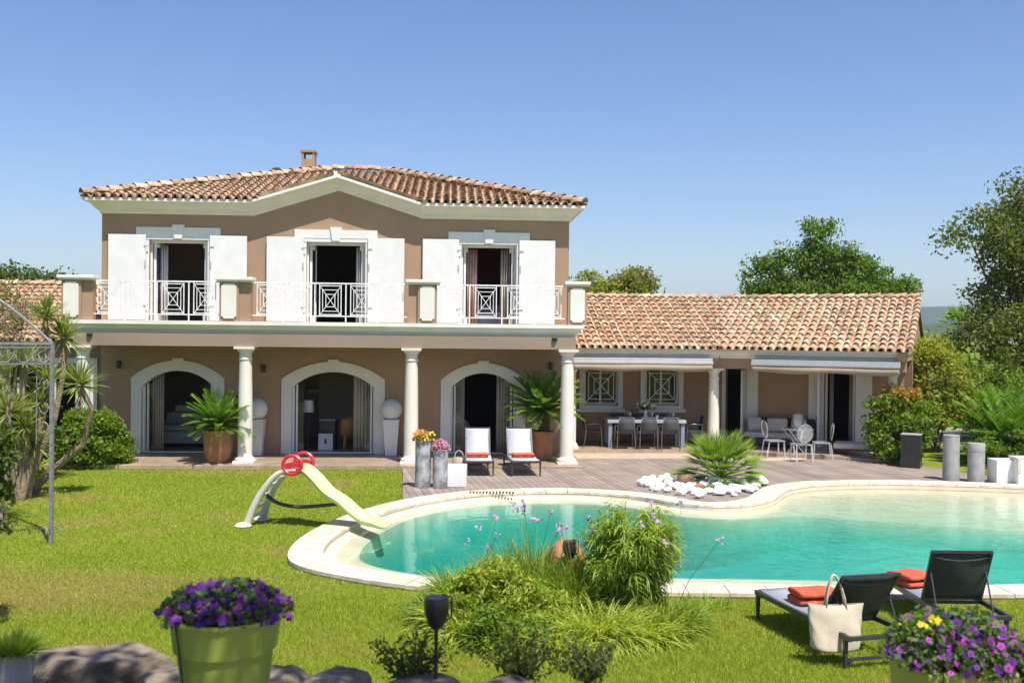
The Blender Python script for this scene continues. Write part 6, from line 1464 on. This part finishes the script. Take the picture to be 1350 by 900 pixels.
# scrolled bracket beside the near post
m = MB()
for zc, s in ((2.55, 1), (2.2, -1), (1.85, 1)):
    P = [(-.10-.10*math.cos(i/10*5.2)*(1-i/16), .14*0, zc+.13*math.sin(i/10*5.2)*(1-i/16)*s) for i in range(11)]; m.tube([(p[0]*.9-.05, -p[0]*.0+.05, p[2]) for p in P], .010, 5)
m.bar((-.27, .05, 1.6), (-.27, .05, 2.95), .014); m.build('side_scroll', 'iron', gz)
m = MB(); cc = (crn[0]+crn[2])/2; n_ = 8; vs = [(cc[0], cc[1], ZT+1.02)]
for i in range(4):
    a_, b_ = crn[i], crn[(i+1) % 4]
    for k in range(n_): s = k/n_; xy = a_*(1-s)+b_*s; vs.append((xy[0]*.99, xy[1]*.99, ZT+.13-.0*math.sin(math.pi*s)))
md = [tuple((np.array(v)+np.array(vs[0]))*.5+np.array([0, 0, .24])) for v in vs[1:]]; k = len(md)
m.add(vs+md, [(1+i, 1+(i+1) % k, 1+k+(i+1) % k, 1+k+i) for i in range(k)]+[(1+k+i, 1+k+(i+1) % k, 0) for i in range(k)])
M['cloth'] = pm('pale_gazebo_cloth', (.62, .58, .52), (.52, .48, .42), 3, .95)
shrub('climbing_vine', 'grey brown half bare vine tangled over the top of the gazebo', 'vine', 17.2, [(0, 400, 34, 24), (-30, 420, 50, 34), (30, 428, 26, 16), (14, 380, 18, 16)], 'lf_dry', .06, 60, 42, .22, .45, 4, bark='barkpale')
# bare twigs of that vine
m = MB()
for i in range(90):
    p0 = W(rng.uniform(-40, 40), rng.uniform(395, 455), 17.2+rng.uniform(-.5, .5)); P = [p0]
    d = Vector(rng.normal(size=3)).normalized()
    for k in range(4): d = (d+Vector(rng.normal(size=3))*.35).normalized(); P.append(P[-1]+d*.16)
    m.tube([p-Vector((p0.x, p0.y, 0))*0 for p in P], [.010, .008, .006, .004, .002], 4)
vine = [o for o in col.objects if o.name.startswith('climbing_vine')][0]
inv = Vector(vine.location); m.v = [(a-inv.x, b-inv.y, c-inv.z) for a, b, c in m.v]; m.build('twigs', 'barkpale', vine)

# tree over the photographer, whose crown shades the front bank
t = thing('shade_tree', 'tree standing beside the photographer that shades the bank with its crown', 'tree', (-3.2, -2.2, 1.5)); E = [(.0, 2.5, 7.4, 1.9, 1.2, .8), (-1.2, 2.2, 7.0, 1.3, 1.2, .8), (.7, 2.9, 7.2, .9, .9, .6), (-2.4, 1.0, 6.8, 1.6, 1.6, 1.0)]
C, subs = clump_cloud(E, 130, 60, .35, .2); off = np.array([-3.2, -2.2, 1.5]); npmesh('crown', leafquads(C-off, .12, .55), 4, 'lf_oak', t); m = MB(); m.tube([(0, 0, -.1), (.1, .2, 1.8), (.4, .6, 3.4)], [.22, .17, .13], 9)
for i in range(24):
    e = subs[i*5 % len(subs)]-off; m.tube([(.4, .6, 3.4-.3*(i % 3)), (.4*.5+e[0]*.5, .6*.5+e[1]*.5, 1.9+e[2]*.5), tuple(e)], [.07, .04, .01], 5)
m.build('trunk', 'bark', t)
# ================================================================ LIGHT
w = bpy.data.worlds.new("World"); sc.world = w; w.use_nodes = True; nt = w.node_tree
SUN_EL, SUN_AZ = 63, 30       # azimuth: degrees to the right of straight behind the camera
bgn = nt.nodes['Background']; sky = nt.nodes.new('ShaderNodeTexSky'); sky.sky_type = 'NISHITA'; sky.sun_disc = False
sky.sun_elevation = R_(SUN_EL); sky.sun_rotation = R_(180-SUN_AZ); sky.air_density = 1.0; sky.dust_density = .7; sky.ozone_density = 3.5; sky.altitude = 0
hs = nt.nodes.new('ShaderNodeHueSaturation'); hs.inputs['Saturation'].default_value = 1.16; hs.inputs['Hue'].default_value = .511; nt.links.new(sky.outputs[0], hs.inputs['Color']); nt.links.new(hs.outputs[0], bgn.inputs['Color']); bgn.inputs['Strength'].default_value = .112
sl = bpy.data.lights.new('sun', 'SUN'); sl.energy = 5; sl.angle = R_(.53); sl.color = (1, .95, .86); so = bpy.data.objects.new('sun', sl); col.objects.link(so)
d = Vector((math.sin(R_(SUN_AZ))*math.cos(R_(SUN_EL)), -math.cos(R_(SUN_AZ))*math.cos(R_(SUN_EL)), math.sin(R_(SUN_EL))))
so.rotation_euler = d.to_track_quat('Z', 'Y').to_euler()
sc.view_settings.view_transform = 'Standard'; sc.view_settings.look = 'None'; sc.view_settings.gamma = 1; sc.view_settings.exposure = .50
sc.render.engine = 'CYCLES'; sc.cycles.max_bounces = 8; sc.cycles.transparent_max_bounces = 12; sc.cycles.volume_bounces = 0; sc.cycles.volume_step_rate = 10
sc.cycles.use_denoising = True
